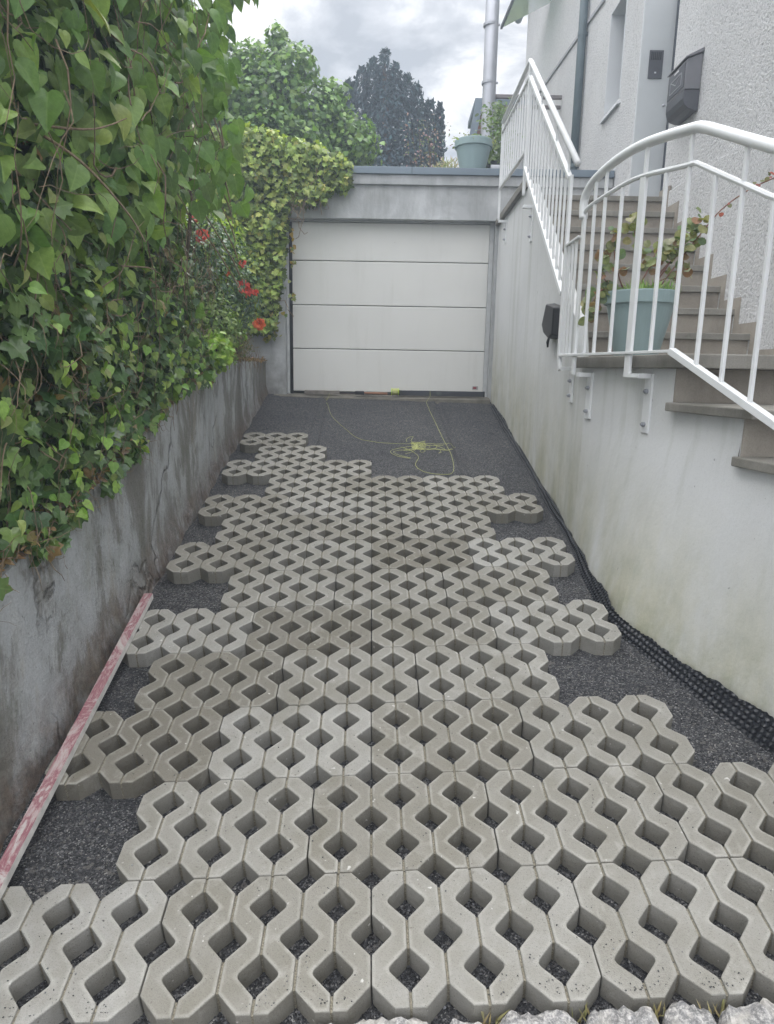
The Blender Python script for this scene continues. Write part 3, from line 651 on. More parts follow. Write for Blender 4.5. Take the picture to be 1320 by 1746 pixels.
def tang(cx, cy, sx, sy, n, seed, rot=1.0):
    r_ = random.Random(seed); ph = [r_.uniform(0, 6.28) for _ in range(6)]; pts = []
    for i in range(n):
        t = i/8
        pts.append((cx + sx*(.6*math.sin(t*2.1*rot+ph[0]) + .4*math.sin(t*5.3+ph[1])), cy + sy*(.6*math.cos(t*1.7*rot+ph[2]) + .4*math.sin(t*4.1+ph[3]))))
    return pts
for cx, cy, sx, sy, n, sd in ((.44, 5.08, .07, .10, 120, 1), (.42, 5.02, .13, .18, 46, 2), (.60, 4.98, .09, .14, 26, 3), (.42, 5.2, .10, .2, 26, 5), (.42, 4.95, .36, .26, 22, 8)):
    m = MB(); m.tube(onb(tang(cx, cy, sx, sy, n, sd), 4, .006+.004*random.random()), .0019, 4); m.build('tangled_loops', YSTR, st)

# ================================================================== RIGHT SIDE: stair wall and steps
SH, ST, SB, Z0 = .185, .26, .26, 1.68
stair = thing('outdoor_staircase', 'white stair block with grey concrete steps climbing beside the drive to the house door', 'staircase', MN(0, 0, .3))
# far wall face (a = 0) with sloping parapet
w = MB(); prof_top = [(-.02, 1.612), (.18, 1.612), (.30, 1.90), (2.22, 3.22), (2.42, 3.22), (4.068, 3.22)]
def ptop(b):
    for (p, q), (r, s) in zip(prof_top, prof_top[1:]):
        if b <= r: return q+(s-q)*(b-p)/(r-p)
    return 3.22
bs = sorted(set([-.02, .18, .30, 2.22, 2.42, 4.068] + [round(.1*i, 3) for i in range(0, 41)])); tz = [i/24 for i in range(25)]
w.grid(lambda b, t: hw(0 + .003*nz(b, t*2, 3), b, -.3+(ptop(b)+.3)*t), bs, tz)
w.grid(lambda b, t: hw(.07*t, b, ptop(b)), bs, [0, 1]); w.grid(lambda b, t: hw(.07, b, 1.3+(ptop(b)-1.3)*t), bs, [0, 1])
fw = w.build('side_wall', WWALL, stair)
add_foot(fw, lambda p: max(0, min(1, 1.15-(p.z-drive_z(p))/.9)))
# near wall, leaning out at its foot
FOOT = [(-.0, 1.305, 2.85), (.5, 1.262, 2.3), (.9, 1.265, 1.9), (1.2, 1.335, 1.64), (1.4, 1.415, 1.41), (1.6, 1.50, 1.19), (1.9, 1.625, .86), (2.4, 1.83, .38), (3.0, 1.95, -.2)]
def footp(s):
    for a, b in zip(FOOT, FOOT[1:]):
        if s <= b[0]:
            t = (s-a[0])/(b[0]-a[0]); return Vector((a[1]+(b[1]-a[1])*t, a[2]+(b[2]-a[2])*t, -.3))
    return Vector((*FOOT[-1][1:], -.3))
STEPS_N = [(.905, 1.612), (1.42, 1.41), (1.93, 1.21), (2.44, 1.01), (2.95, .81)]
def ntop(s):
    for e_, z in STEPS_N:
        if s < e_+1e-6: return z
    return .6
w = MB(); ss = []
edges = [0, .905, 1.42, 1.93, 2.44, 2.95]
for e0, e1 in zip(edges, edges[1:]):
    zt = ntop(e0+.01); us = [e0+(e1-e0)*i/8 for i in range(9)]
    def nf(s, t, zt=zt):
        top = sw(s, 0, 0); f = footp(s); zb = .27 - .19*max(0, (1.9-0)*0); z = -.3+(zt+.3)*t
        gzv = .19*top.y-.09; k = max(0, min(1, (z-gzv)/(1.30-gzv))) if z < 1.3 else 1
        k = k**.9
        q = f.lerp(top, k); return Vector((q.x, q.y, z))
    w.grid(nf, us, [i/30 for i in range(31)])
    w.grid(lambda s, t: sw(s, .2*t, zt), us, [0, 1])
    w.grid(lambda z, t: sw(e1, .2*t, z), [zt-.21, zt], [0, 1])
nw = w.build('near_wall', WWALL, stair, smooth=True)
add_foot(nw, lambda p: max(0, min(1, 1.1-(p.z-drive_z(p))/.75)))
# landing slab, its front riser and the lower treads, as polygons between near wall and house wall
def line_to_house(p, z, a=1.262):
    t = (HO + HU*a - Vector((p.x, p.y, 0))).dot(HU); return Vector((p.x, p.y, 0)) + HU*t + Vector((0, 0, z))
def slab(name, pts, z0, z1, mat, bev=.006):
    m = MB(); m.prism([Vector((p.x, p.y, z0)) for p in pts], [Vector((p.x, p.y, z1)) for p in pts]); return m.build(name, mat, stair, bevel=bev)
A = [hw(-.045, .10, 0), sw(-.01, -.045, 0), sw(1.03, -.045, 0)]; A.append(line_to_house(A[-1], 0)); A.append(hw(1.262, .70, 0)); A.append(hw(.07, .70, 0)); A.append(hw(.07, .102, 0))
slab('landing_slab', A, 1.613, 1.68, TREAD)
for i, (s0, s1, zt) in enumerate(((.915, 1.525, 1.45), (1.43, 2.03, 1.25), (1.94, 2.54, 1.05), (2.45, 3.05, .85))):
    q = [sw(s0, -.045, 0), sw(s1, -.045, 0)]; q.append(line_to_house(q[-1], 0)); q.append(line_to_house(sw(s0, -.045, 0), 0)); slab('tread', q, zt-.042, zt, TREAD)
for s0, zt in ((.912, 1.612), (1.426, 1.407), (1.936, 1.207), (2.446, 1.007)):
    q = [sw(s0-.03, .004, 0), sw(s0+.004, .004, 0)]; q.append(line_to_house(q[-1], 0)); q.append(line_to_house(sw(s0-.03, .004, 0), 0)); slab('riser', q, zt-.164, zt, RISER, .003)
for k in range(1, 9):
    bk = SB+ST*k; zk = Z0+SH*k
    m = MB(); m.box(hw, (.072, bk, zk-.045), (1.262, (bk+ST+.04) if k < 8 else 4.06, zk)); m.build('tread', TREAD, stair, bevel=.005)
    m = MB(); m.box(hw, (.074, bk+.022, zk-SH+.001), (1.258, bk+.05, zk-.0455)); m.build('riser', RISER, stair, bevel=.002)
# top landing edge slab along the drive
m = MB(); m.box(hw, (-.045, 2.36, 3.222), (.07, 4.066, 3.285)); m.build('landing_edge', TREAD, stair, bevel=.005)
# stepped skirting on the house wall
pts = []; 
for k in range(0, 9):
    bk = SB+ST*k; zk = Z0+SH*k
    if k == 0: pts.append((-.8, zk+.075)); 
    else: pts.append((bk-.075, zk+.075))
    if k < 8: pts.append((SB+ST*(k+1)-.075, zk+.075))
pts.append((2.50, Z0+SH*8+.075)); low = [(2.50, Z0+SH*8)]
for k in range(8, 0, -1):
    bk = SB+ST*k; low.append((bk, Z0+SH*k)); low.append((bk, Z0+SH*(k-1)))
low.append((-.8, Z0)); poly = pts+low
m = MB(); m.prism([hw(1.243, b, z) for b, z in poly], [hw(1.2635, b, z) for b, z in poly]); m.build('skirting', RISER, stair)

# ================================================================== HOUSE
house = thing('house', 'white roughcast house rising above the steps on the right', 'house', MH(1.27, 2, 0))
w = MB()
def hwall(b0, b1, z0, z1): w.box(hw, (1.27, b0, z0), (1.62, b1, z1))
hwall(-4, 2.50, -.3, 9); hwall(2.50, 3.44, -.3, 3.16); hwall(2.5, 3.44, 6.1, 9); hwall(3.44, 4.06, -.3, 9); hwall(4.06, 4.64, -.3, 4.585); hwall(4.06, 4.64, 5.66, 9); hwall(4.64, 10.45, -.3, 8.4)
w.box(hw, (1.62, -4, -.3), (7, 10.45, .5))
w.box(hw, (1.62, 10.1, .5), (7, 10.45, 8.4))
w.build('wall', STUCCO, house)
w = MB(); w.box(hw, (1.245, -4, -.3), (1.2695, 2.49, 3.19)); w.build('plinth', STUCCO, house, bevel=.01)
# door recess: smooth far reveal, dark frame, door leaf
w = MB(); w.box(hw, (1.262, 3.425, 3.166), (1.62, 3.4395, 6.1)); w.build('door_reveal', GREYW, house)
w = MB(); w.box(hw, (1.263, 3.44, 3.166), (1.2695, 3.47, 6.1)); w.build('door_surround', REVEAL, house)
d = MB(); d.box(hw, (1.60, 2.50, 3.166), (1.66, 2.56, 5.3)); d.box(hw, (1.58, 3.38, 3.166), (1.66, 3.424, 5.3)); d.box(hw, (1.6, 2.5, 5.24), (1.66, 3.44, 5.3)); d.build('door_frame', simple('anthracite_frame', (.05, .06, .075), .4), house, bevel=.003)
d = MB(); d.box(hw, (1.615, 2.56, 3.17), (1.655, 3.38, 5.24)); dd = d.build('front_door', simple('white_door', (.5, .52, .54), .4), house, bevel=.004)
d = MB(); d.tube([hw(1.60, 2.62, 4.18), hw(1.565, 2.62, 4.18), hw(1.56, 2.74, 4.18)], .01, 8); d.build('handle', STEEL, dd, smooth=True)
# window with splayed white reveal and sloping sill
win = MB(); win.box(hw, (1.50, 4.06, 4.585), (1.56, 4.10, 5.66)); win.box(hw, (1.50, 4.60, 4.585), (1.56, 4.64, 5.66)); win.box(hw, (1.501, 4.1, 4.585), (1.56, 4.6, 4.63)); win.box(hw, (1.501, 4.1, 5.61), (1.56, 4.6, 5.66))
wi = win.build('window', WPAINT, house, bevel=.003)
d = MB(); d.box(hw, (1.525, 4.1, 4.63), (1.535, 4.6, 5.61)); d.build('pane', simple('window_glass', (.06, .07, .08), .05), wi)
d = MB(); d.box(hw, (1.262, 4.625, 4.585), (1.4995, 4.6385, 5.66)); d.box(hw, (1.262, 4.06, 4.585), (1.4995, 4.072, 5.66)); d.box(hw, (1.262, 4.072, 5.648), (1.4995, 4.625, 5.66)); d.build('reveal', REVEAL, wi)
d = MB(); A = [hw(1.235, 4.04, 4.54), hw(1.235, 4.70, 4.54), hw(1.50, 4.70, 4.60), hw(1.50, 4.04, 4.60)]; d.prism([p-Vector((0, 0, .03)) for p in A], A); d.build('sill', REVEAL, wi, bevel=.003)
# downpipe with clips, cornice cable, gutter
d = MB(); d.tube([hw(1.20, 5.72, 3.8), hw(1.20, 5.72, 6), hw(1.2, 5.72, 8.45)], .055, 16); dp = d.build('downpipe', GREYDP, house, smooth=True)
for z in (4.3, 5.9, 7.4): d = MB(); d.tube([hw(1.20, 5.72, z), hw(1.2, 5.72, z+.04)], .06, 16); d.box(hw, (1.24, 5.70, z), (1.27, 5.74, z+.04)); d.build('pipe_clip', GREYDP, dp)
d = MB(); d.bar(hw(1.262, 4.95, 5.97), hw(1.262, 10.44, 6.5), .03, .045, HU); d.build('wall_band', simple('band_grey', (.36, .36, .38), .8), house, bevel=.004)
d = MB(); d.tube([hw(1.17, 3, 8.44), hw(1.17, 11.0, 8.44)], .075, 12); d.build('gutter', GREYDP, house, smooth=True)
d = MB(); d.box(hw, (1.05, 3, 8.5), (7.2, 10.9, 8.56)); d.build('eaves', GREYDP, house)
# glass canopy beyond the corner of the house
cp = thing('glass_canopy', 'sheet of pale green glass canopy jutting from the house corner', 'canopy', MH(.8, 8.8, 7.5))
GLS = Mt('green_glass', .08, 0, .5); GLS.color((.55, .68, .60)); GLS.b.inputs['Transmission Weight'].default_value = .75; GLS.b.inputs['IOR'].default_value = 1.1
A = [hw(.604, 9.21, 7.5), hw(1.262, 8.35, 7.5), hw(1.262, 7.0, 7.5), hw(.70, 7.4, 7.5)]; d = MB(); d.prism(A, [p+Vector((0, 0, .016)) for p in A]); d.build('pane', GLS.m, cp)
d = MB(); d.bar(hw(.604, 9.21, 7.508), hw(.70, 7.4, 7.508), .035, .05, HU); d.build('edge_rail', BLACK, cp)
# doorbell panel
db = thing('doorbell_panel', 'black doorbell and intercom panel on the smooth wall beside the house door', 'doorbell', MH(1.415, 3.424, 4.65))
d = MB(); d.box(hw, (1.345, 3.412, 4.53), (1.487, 3.4248, 4.79)); d.build('plate', MBOXD, db, bevel=.004)
d = MB(); [d.box(hw, (1.362+.018*i, 3.4095, 4.70), (1.372+.018*i, 3.4125, 4.77)) for i in range(6)]; d.build('speaker_slots', BLACK, db)
d = MB(); d.box(hw, (1.405, 3.408, 4.575), (1.425, 3.4125, 4.59)); d.build('bell_button', simple('pale_button', (.6, .62, .65), .4), db, bevel=.002)
# mailbox
mb_ = thing('mailbox', 'grey metal mailbox with envelope emblem fixed to the rough white house wall', 'mailbox', MH(1.2, 2.04, 3.7))
pr = [(1.268, 4.17), (1.13, 4.105), (1.13, 3.80), (1.145, 3.745), (1.18, 3.71), (1.268, 3.70)]
pb = [(1.268, 4.135), (1.14, 4.085), (1.14, 3.865), (1.268, 3.865)]
d = MB(); d.prism([hw(a, 1.86, z) for a, z in pb], [hw(a, 2.23, z) for a, z in pb]); d.build('body', MBOX, mb_, bevel=.004)
lw_ = [(1.268, 3.862), (1.138, 3.862), (1.138, 3.80), (1.15, 3.755), (1.18, 3.725), (1.23, 3.71), (1.268, 3.71)]
d = MB(); d.prism([hw(a, 1.862, z) for a, z in lw_], [hw(a, 2.228, z) for a, z in lw_]); d.build('newspaper_tray', [MBOXD], mb_, bevel=.003)
ld = [(1.269, 4.17), (1.127, 4.102), (1.127, 4.088), (1.269, 4.137)]
d = MB(); d.prism([hw(a, 1.845, z) for a, z in ld], [hw(a, 2.245, z) for a, z in ld]); d.build('lid', MBOX, mb_, bevel=.004)
d = MB(); d.box(hw, (1.134, 1.875, 3.885), (1.1398, 2.215, 4.065)); fp = d.build('front_flap', MBOXD, mb_, bevel=.003)
lt = simple('emblem_light', (.30, .31, .33), .4); d = MB()
for p, q in (((1.93, 3.92), (2.16, 3.92)), ((2.16, 3.92), (2.16, 4.01)), ((2.16, 4.01), (1.93, 4.01)), ((1.93, 4.01), (1.93, 3.92)), ((1.93, 4.01), (2.045, 3.955)), ((2.045, 3.955), (2.16, 4.01))):
    d.bar(hw(1.1325, *p), hw(1.1325, *q), .006, .003, HV if p[0] == q[0] else Vector((0, 0, 1)))
d.build('envelope_emblem', lt, fp)
d = MB(); d.box(hw, (1.1325, 2.0, 4.045), (1.1338, 2.09, 4.058)); d.build('name_strip', simple('strip_white', (.7, .7, .7), .4), fp)
d = MB(); d.sphere(hw(1.118, 2.235, 3.87), .014, 10, 6); d.build('lock', STEEL, mb_, smooth=True)
# key box on the drive wall
kb = thing('key_box', 'small black covered box with dangling strap on the white drive wall', 'key box', MH(0, .88, 1.8))
KP = [(.70, 2.045), (1.02, 2.085), (1.14, 1.915), (1.00, 1.85), (.70, 1.80)]
KP = [(.66, 2.035), (.94, 2.085), (1.06, 1.93), (.98, 1.865), (.80, 1.815), (.67, 1.835)]
d = MB(); d.prism([hw(0.0, b, z) for b, z in KP], [hw(-.075, .06+b*.93, 1.95+(z-1.95)*.93) for b, z in KP]); d.build('cover', BLACK, kb, bevel=.01)
d = MB(); d.tube([hw(-.05, .86, 1.84), hw(-.055, .88, 1.80), hw(-.05, .89, 1.765)], [.008, .011, .007], 8); d.build('strap', BLACK, kb, smooth=True)

# ================================================================== RAILINGS
RA = -.09
r1 = thing('stair_railing', 'white railing with sloping handrail climbing beside the upper steps', 'railing', MH(RA, 2.0, 2.9))
hr = [(3.50, 4.13), (2.04, 4.125), (.225, 2.849)]
d = MB(); d.tube([hw(RA, 3.50, 4.13), hw(RA, 2.055, 4.127), hw(RA, 2.02, 4.11), hw(RA, .20, 2.832)], .021, 14); d.build('handrail', WPAINT, r1, smooth=True)
d = MB(); d.bar(hw(RA, 3.50, 4.035), hw(RA, 2.03, 4.00), .03, .022, HU); d.bar(hw(RA, 2.03, 4.0), hw(RA, .37, 2.79), .03, .026, HU); d.build('top_rail', WPAINT, r1, bevel=.003)
d = MB(); d.bar(hw(RA, 3.50, 3.49), hw(RA, 2.06, 3.43), .03, .03, HU); d.bar(hw(RA, 2.03, 3.29), hw(RA, .38, 2.09), .03, .034, HU); d.build('bottom_rail', WPAINT, r1, bevel=.003)
for b, z0_, z1_, wd in ((3.50, 3.17, 4.12, .035), (2.045, 3.08, 4.12, .055), (.345, 1.69, 2.80, .05)):
    d = MB(); d.bar(hw(RA, b, z0_), hw(RA, b, z1_), wd, .014 if False else .02, HV); d.build('post', WPAINT, r1, bevel=.003)
for i in range(1, 11):
    b = 3.50-(3.50-2.06)*i/11; d = MB(); d.bar(hw(RA, b, 3.475-.03*i/11), hw(RA, b, 4.02-.02*i/11), .014, .014, HV); d.build('baluster', WPAINT, r1)
for i in range(1, 14):
    t = i/14; b = 2.03+(.37-2.03)*t; d = MB(); d.bar(hw(RA, b, 3.27-1.2*t), hw(RA, b, 4.0-1.21*t), .014, .014, HV); d.build('baluster', WPAINT, r1)
for b in (1.45, .85, .42): d = MB(); d.bar(hw(RA, b, 4.0-1.21*(2.03-b)/1.66), hw(RA, b, 2.849+(b-.225)*.703), .012, .012, HV); d.build('handrail_support', WPAINT, r1)
def bracket(parent, Fp, post_top, z0_, z1_, half=.03):
    """L arm from the post back to a wall plate; Fp(u, o, z) with o=0 the wall"""
    d = MB(); d.box(Fp, (-.02, -.09, z1_-.005), (.02, -.012, z1_+.02)); d.box(Fp, (-half, -.012, z0_), (half, .001, z1_+.02)); br = d.build('wall_bracket', WPAINT, parent, bevel=.002)
    for zz in (z1_-.07, z0_+.045):
        d = MB(); p = Fp(0, -.012, zz); q = Fp(0, -.026, zz); d.tube([p, q], .012, 8); d.tube([q, Fp(0, -.034, zz)], .007, 8); d.build('bolt', STEEL, br)
for b, z0_, z1_ in ((3.50, 2.93, 3.15), (2.045, 2.70, 2.98), (.30, 1.39, 1.60)):
    bracket(r1, lambda u, o, z, b=b: hw(o, b+u, z), 0, z0_, z1_)
d = MB(); d.bar(hw(RA, .345, 1.70), hw(RA, .30, 1.60), .04, .02, HV); d.build('post_foot', WPAINT, r1)
# near railing round the landing
r2 = thing('landing_railing', 'white railing with thick curved handrail around the potted plant on the landing', 'railing', MN(.6, RA, 1.6))
hp = [(-.015, 2.47), (-.02, 2.56), (.02, 2.615), (.10, 2.655), (.25, 2.685), (.42, 2.70), (.60, 2.697), (.80, 2.675), (1.0, 2.645), (1.06, 2.63), (1.15, 2.592), (1.5, 2.43), (2.1, 2.16), (2.9, 1.82)]
d = MB(); d.tube([sw(p.x, RA, p.y) for p in smoothpath([(a, b, 0) for a, b in hp], 6)], .0245, 18); d.build('handrail', WPAINT, r2, smooth=True)
mp_ = [(-.0, 2.50), (.04, 2.518), (.12, 2.53), (.3, 2.545), (.5, 2.553), (.66, 2.542), (.86, 2.515), (1.04, 2.493)]
d = MB(); pp = smoothpath([(a, b, 0) for a, b in mp_], 4)
d.tube([sw(p.x, RA, p.y) for p in pp] + [sw(1.52, RA, 2.252), sw(2.1, RA, 1.99), sw(2.9, RA, 1.65)], .0125, 8); d.build('mid_rail', WPAINT, r2)
d = MB(); d.bar(sw(-.06, RA, 1.69), sw(1.0, RA, 1.69), .035, .014, N2); d.bar(sw(.995, RA, 1.691), sw(2.9, RA, .93), .035, .03, N2); d.build('bottom_rail', WPAINT, r2, bevel=.002)
def hz(s):
    P = hp[1:]
    for a, b in zip(P, P[1:]):
        if s <= b[0]: return a[1]+(b[1]-a[1])*(s-a[0])/(b[0]-a[0])
    return 1.8
def mz(s):
    P = mp_+[(1.52, 2.252), (2.9, 1.65)]
    for a, b in zip(P, P[1:]):
        if s <= b[0]: return a[1]+(b[1]-a[1])*(s-a[0])/(b[0]-a[0])
    return 1.65
def bz(s): return 1.69 if s < 1 else 1.69-(s-1)*.4
for i, s in enumerate((-.0, .119, .237, .418, .818, .995, 1.19, 1.37, 1.555, 1.72, 1.9, 2.1, 2.3, 2.5, 2.7)):
    up = hz(s) if s in (-.0, .119, .237, .995, 1.37, 1.72, 2.1, 2.5) else mz(s)
    d = MB(); d.bar(sw(s, RA, bz(s)), sw(s, RA, up-.01), .016, .016, D2); d.build('baluster', WPAINT, r2, bevel=.002)
d = MB(); d.bar(sw(.622, RA, 1.565), sw(.622, RA, mz(.62)), .05, .018, D2); d.build('post', WPAINT, r2, bevel=.003)
d = MB(); d.bar(sw(.63, RA, mz(.62)), sw(.63, RA, hz(.63)-.02), .016, .016, D2); d.build('handrail_support', WPAINT, r2)
d = MB(); d.bar(sw(.0, RA, 1.57), sw(.0, RA, 2.48), .03, .018, D2); d.build('post', WPAINT, r2, bevel=.003)
for s, z0_, z1_ in ((.70, 1.28, 1.565), (.06, 1.31, 1.565)):
    bracket(r2, lambda u, o, z, s=s: sw(s+u, o, z), 0, z0_, z1_, .032)
d = MB(); d.bar(sw(.622, RA, 1.575), sw(.73, RA+.01, 1.575), .02, .02, N2); d.build('bracket_arm', WPAINT, r2)
# short lower section that links the two
d = MB(); d.bar(hw(RA, .33, 2.378), hw(RA, .012, 2.378), .03, .014, HU); d.build('link_rail', WPAINT, r2, bevel=.002)
d = MB(); d.bar(hw(RA, .33, 1.692), hw(RA, .012, 1.692), .03, .014, HU); d.build('link_rail', WPAINT, r2, bevel=.002)
for b in (.25, .17, .09): d = MB(); d.bar(hw(RA, b, 1.69), hw(RA, b, 2.375), .014, .014, HV); d.build('baluster', WPAINT, r2)

# ================================================================== MEMBRANE at the wall foot
mem = MB()
BT = [(1.385, 6.75, -.08, .05), (1.36, 5.9, -.085, .075), (1.345, 5.2, -.085, .045), (1.335, 4.76, -.085, .07), (1.31, 4.0, -.085, .055), (1.285, 3.4, -.085, .08), (1.285, 3.1, -.085, .055), (1.265, 2.75, -.085, .07), (1.235, 2.45, -.085, .06), (1.215, 2.15, -.085, .08), (1.20, 1.95, -.085, .09),
      (1.225, 1.81, -.08, .075), (1.285, 1.63, -.08, .075), (1.35, 1.42, -.08, .09), (1.425, 1.20, -.08, .11), (1.49, 1.03, -.08, .115), (1.555, .86, -.08, .11), (1.66, .6, -.08, .11), (1.77, .3, -.08, .11), (1.85, .0, -.08, .11)]
path = smoothpath([(x, y, 0) for x, y, _, _ in BT], 60); hts = smoothpath([(h, 0, 0) for _, _, _, h in BT], 60)
ln = [0]
for a, b in zip(path, path[1:]): ln.append(ln[-1]+(b-a).length)
tot = ln[-1]; NU = 1500; rows = []
import bisect
for i in range(NU+1):
    L = tot*i/NU; k = min(len(path)-2, max(0, bisect.bisect(ln, L)-1)); t = (L-ln[k])/max(1e-6, ln[k+1]-ln[k]); p = path[k].lerp(path[k+1], t); h = hts[k].x+(hts[k+1].x-hts[k].x)*t
    tg = (path[min(k+2, len(path)-1)]-path[k]).normalized(); nn = Vector((-tg.y, tg.x, 0))   # to the wall side (+x)
    if nn.x < 0: nn = -nn
    h *= (1 + .22*nz(L*4, 0, 3) + .12*nz(L*17, 1, 3)); row = []
    for j in range(17):
        v = j/16; lean = (.020+.035*min(1, h/.1))*v + .008*math.sin(v*3)*nz(L*7, v, 2)
        su = (L % .028)/.028; sv = (v*h % .022)/.022; bump_ = max(0, 1-((su-.5)**2+(sv-.5)**2)*7)**.6
        q = p + nn*(lean - .007*bump_); row.append(bw(q.x, q.y, -.088+v*h))
    rows.append(row)
vs = [v for r in rows for v in r]; fs = [(i*17+j, (i+1)*17+j, (i+1)*17+j+1, i*17+j+1) for i in range(NU) for j in range(16)]
mem.add(vs, fs); mo = mem.build('dimple_membrane', SHEET, mat=MBD(1.4, 3, -.08)); md = mo.modifiers.new('thick', 'SOLIDIFY'); md.thickness = .002
tag(mo, 'black studded plastic membrane standing along the foot of the white wall', 'membrane')

# ================================================================== LATH and KERB STONES
d = MB(); x0_, y0_, x1_, y1_ = -1.193, 2.12, -1.105, -.05
def lf(u, v, z): # u along, v across
    y = y0_+(y1_-y0_)*u; x = -1.192+(.060)*((y0_-y)/(y0_-.4)); return bw(x+v, y, z)
d.grid(lambda u, v: lf(u, v*.046-.023, .0335), [i/40 for i in range(41)], [0, 1]); d.grid(lambda u, v: lf(u, .023, .0335-v*.03), [i/40 for i in range(41)], [0, 1], 1); d.grid(lambda u, v: lf(u, -.023, .0035+v*.03), [i/40 for i in range(41)], [0, 1], 1)
d.grid(lambda u, v: lf(0, .023-u*.046, .0335-v*.03), [0, 1], [0, 1]); d.grid(lambda u, v: lf(1, -.023+u*.046, .0335-v*.03), [0, 1], [0, 1]); d.grid(lambda u, v: lf(u, .023-v*.046, .0035), [i/40 for i in range(41)], [0, 1])
tag(d.build('levelling_batten', [LATH, simple('worn_wood_white', (.55, .53, .50), .8, 0, .2, 20)], mat=MBD(-1.15, 1, .0)), 'long batten with worn red and white paint lying along the left wall', 'batten')
KS = [(-.66, -.47, -.055), (-.46, -.19, -.03), (-.18, .17, -.006), (.185, .285, -.02), (.30, .525, .004), (.53, .715, .006), (.725, .855, .006), (.865, 1.08, .003), (1.09, 1.32, .008), (1.33, 1.55, .005)]
for i, (xa, xb, zt) in enumerate(KS):
    d = MB(); nx = 22; nyy = 10
    def ks(u, v, xa=xa, xb=xb, zt=zt, i=i):
        # v wraps: front face, top, back face
        prof = [(-.165, -.17), (-.165, -.06), (-.155, -.015), (-.13, 0), (-.09, .004), (-.05, .002), (-.022, -.006), (-.012, -.03), (-.012, -.09), (-.012, -.17)]
        y, z = prof[v]; e_ = 1-abs(2*u-1)**8; x = xa+(xb-xa)*u
        nn = .010*nz(x*14, y*14+i*3, z*14)+.007*nz(x*42, y*42, z*42+i)+.004*nz(x*90, y*90, i)
        return bw(x, (-.09)+(y+.09)*(.55+.45*e_) + nn*.9, zt+(z+.02)*1.0-.02 - .03*(1-e_) + nn*1.6)
    us = [k/nx for k in range(nx+1)]; d.grid(ks, us, list(range(10)))
    L = [ks(0, v) for v in range(10)]; R = [ks(1, v) for v in range(10)]; d.add(L, [tuple(range(10))]); d.add(R, [tuple(range(10))[::-1]])
    lab = ['low granite kerb stone at the left end of the kerb row', 'low granite kerb stone, second from the left', 'wide flat granite kerb stone, third from the left', 'tiny granite wedge between two wider kerb stones', 'pale humped granite kerb stone, fifth from the left', 'rough granite kerb stone, sixth from the left',
           'narrow granite kerb stone, seventh from the left', 'rounded granite kerb stone, third from the right', 'granite kerb stone, second from the right', 'rightmost granite kerb stone before the lowest pavers'][i]
    tag(d.build('kerb_stone', GRAN, mat=MBD((xa+xb)/2, -.09, -.17)), lab, 'kerb stone', 'granite kerb stones at the foot of the drive')
# grass wisps between kerb and pavers
pts = []; 
for _ in range(60): x = random.choice([.30, .53, .72, .86, 1.09])+random.uniform(-.03, .03); pts.append(bw(x, -.02+random.uniform(-.015, .01), -.05))
tag(foliage('weeds', LEAF, None, np.array(pts), np.tile([0, -1, .2], (60, 1)), rng.uniform(.02, .06, 60), SLIM, tints(60, [(.22, .19, .12), (.15, .14, .08)]), (0, 0, 1), .4, .5, MBD(.7, -.02, -.05)), 'dry wisps of weed between the kerb stones', 'weeds', kind='stuff')
# moss and crumbs by the left wall
# ================================================================== POTS
def pot(name, label, c, R, H_, mat, r0=.6):
    t = thing(name, label, 'plant pot', MW(*c)); C = Vector(c)
    prof = [(R*r0*.9, 0), (R*r0, .004), (R*.915, H_*.80), (R*.985, H_*.805), (R, H_*.815), (R, H_*.985), (R*.985, H_), (R*.93, H_), (R*.90, H_*.97), (R*.87, H_*.85)]
    m = MB(); m.lathe(C, prof, 48); m.build('pot_body', mat, t, smooth=False); 
    m = MB(); m.lathe(C, [(R*.875, H_*.88), (R*.5, H_*.91), (.001, H_*.92)], 32); m.build('soil', SOIL, t, smooth=True); return t
pc = hw(.262, -.10, 1.681); PR, PH = .208, .372
pot('plant_pot', 'pale blue-green pot on the stair landing behind the curved railing', pc, PR, PH, POT)
m = MB(); m.lathe(pc - Vector((0, 0, .0)), [(.001, .0), (.15, .0), (.158, .004), (.158, .012), (.13, .014)], 32)
# succulent plant in the landing pot
pl = thing('trailing_pot_plant', 'straggly plant with round green and reddish leaves spilling left over the landing pot', 'plant', MW(pc.x, pc.y, pc.z+PH*.9))
top = Vector(pc)+Vector((0, 0, PH*.9))
def uz(x, y, dp=0.0):   # helper offsets: x across, z up, depth
    return top + HU*x + HV*dp + Vector((0, 0, y))
stems = [[(-.08, 0), (-.14, .10), (-.19, .22), (-.22, .36)], [(-.10, 0), (-.17, .06), (-.24, .14), (-.26, .26)], [(-.12, 0), (-.2, .03), (-.25, -.03), (-.26, -.09)], [(-.12, .01), (-.22, .05), (-.27, -.0), (-.30, -.06)],
         [(-.05, 0), (-.05, .12), (-.02, .24), (-.06, .38), (-.07, .44)], [(-.04, 0), (.0, .1), (.04, .20), (.08, .30)], [(.02, 0), (.08, .10), (.16, .24), (.24, .38), (.27, .43)], [(.03, 0), (.10, .16), (.20, .26), (.30, .33)],
         [(0, 0), (.1, .1), (.2, .14), (.26, .16)], [(-.02, 0), (.0, .12), (.06, .22), (.14, .28), (.2, .3)]]
m = MB(); LP = []; 
for si, stx in enumerate(stems):
    dp = random.uniform(-.10, .06); pts = smoothpath([(a, b, 0) for a, b in stx], 6); w_ = [uz(p.x, p.y, dp*(i/len(pts))+.0) for i, p in enumerate(pts)]
    m.tube(w_, [.005-.003*i/len(w_) for i in range(len(w_))], 6)
    for i, q in enumerate(w_):
        if i > len(w_)*.45 or si in (2, 3):
            for _ in range(2): LP.append(q+Vector((random.gauss(0, .018), random.gauss(0, .02), random.gauss(0, .016))))
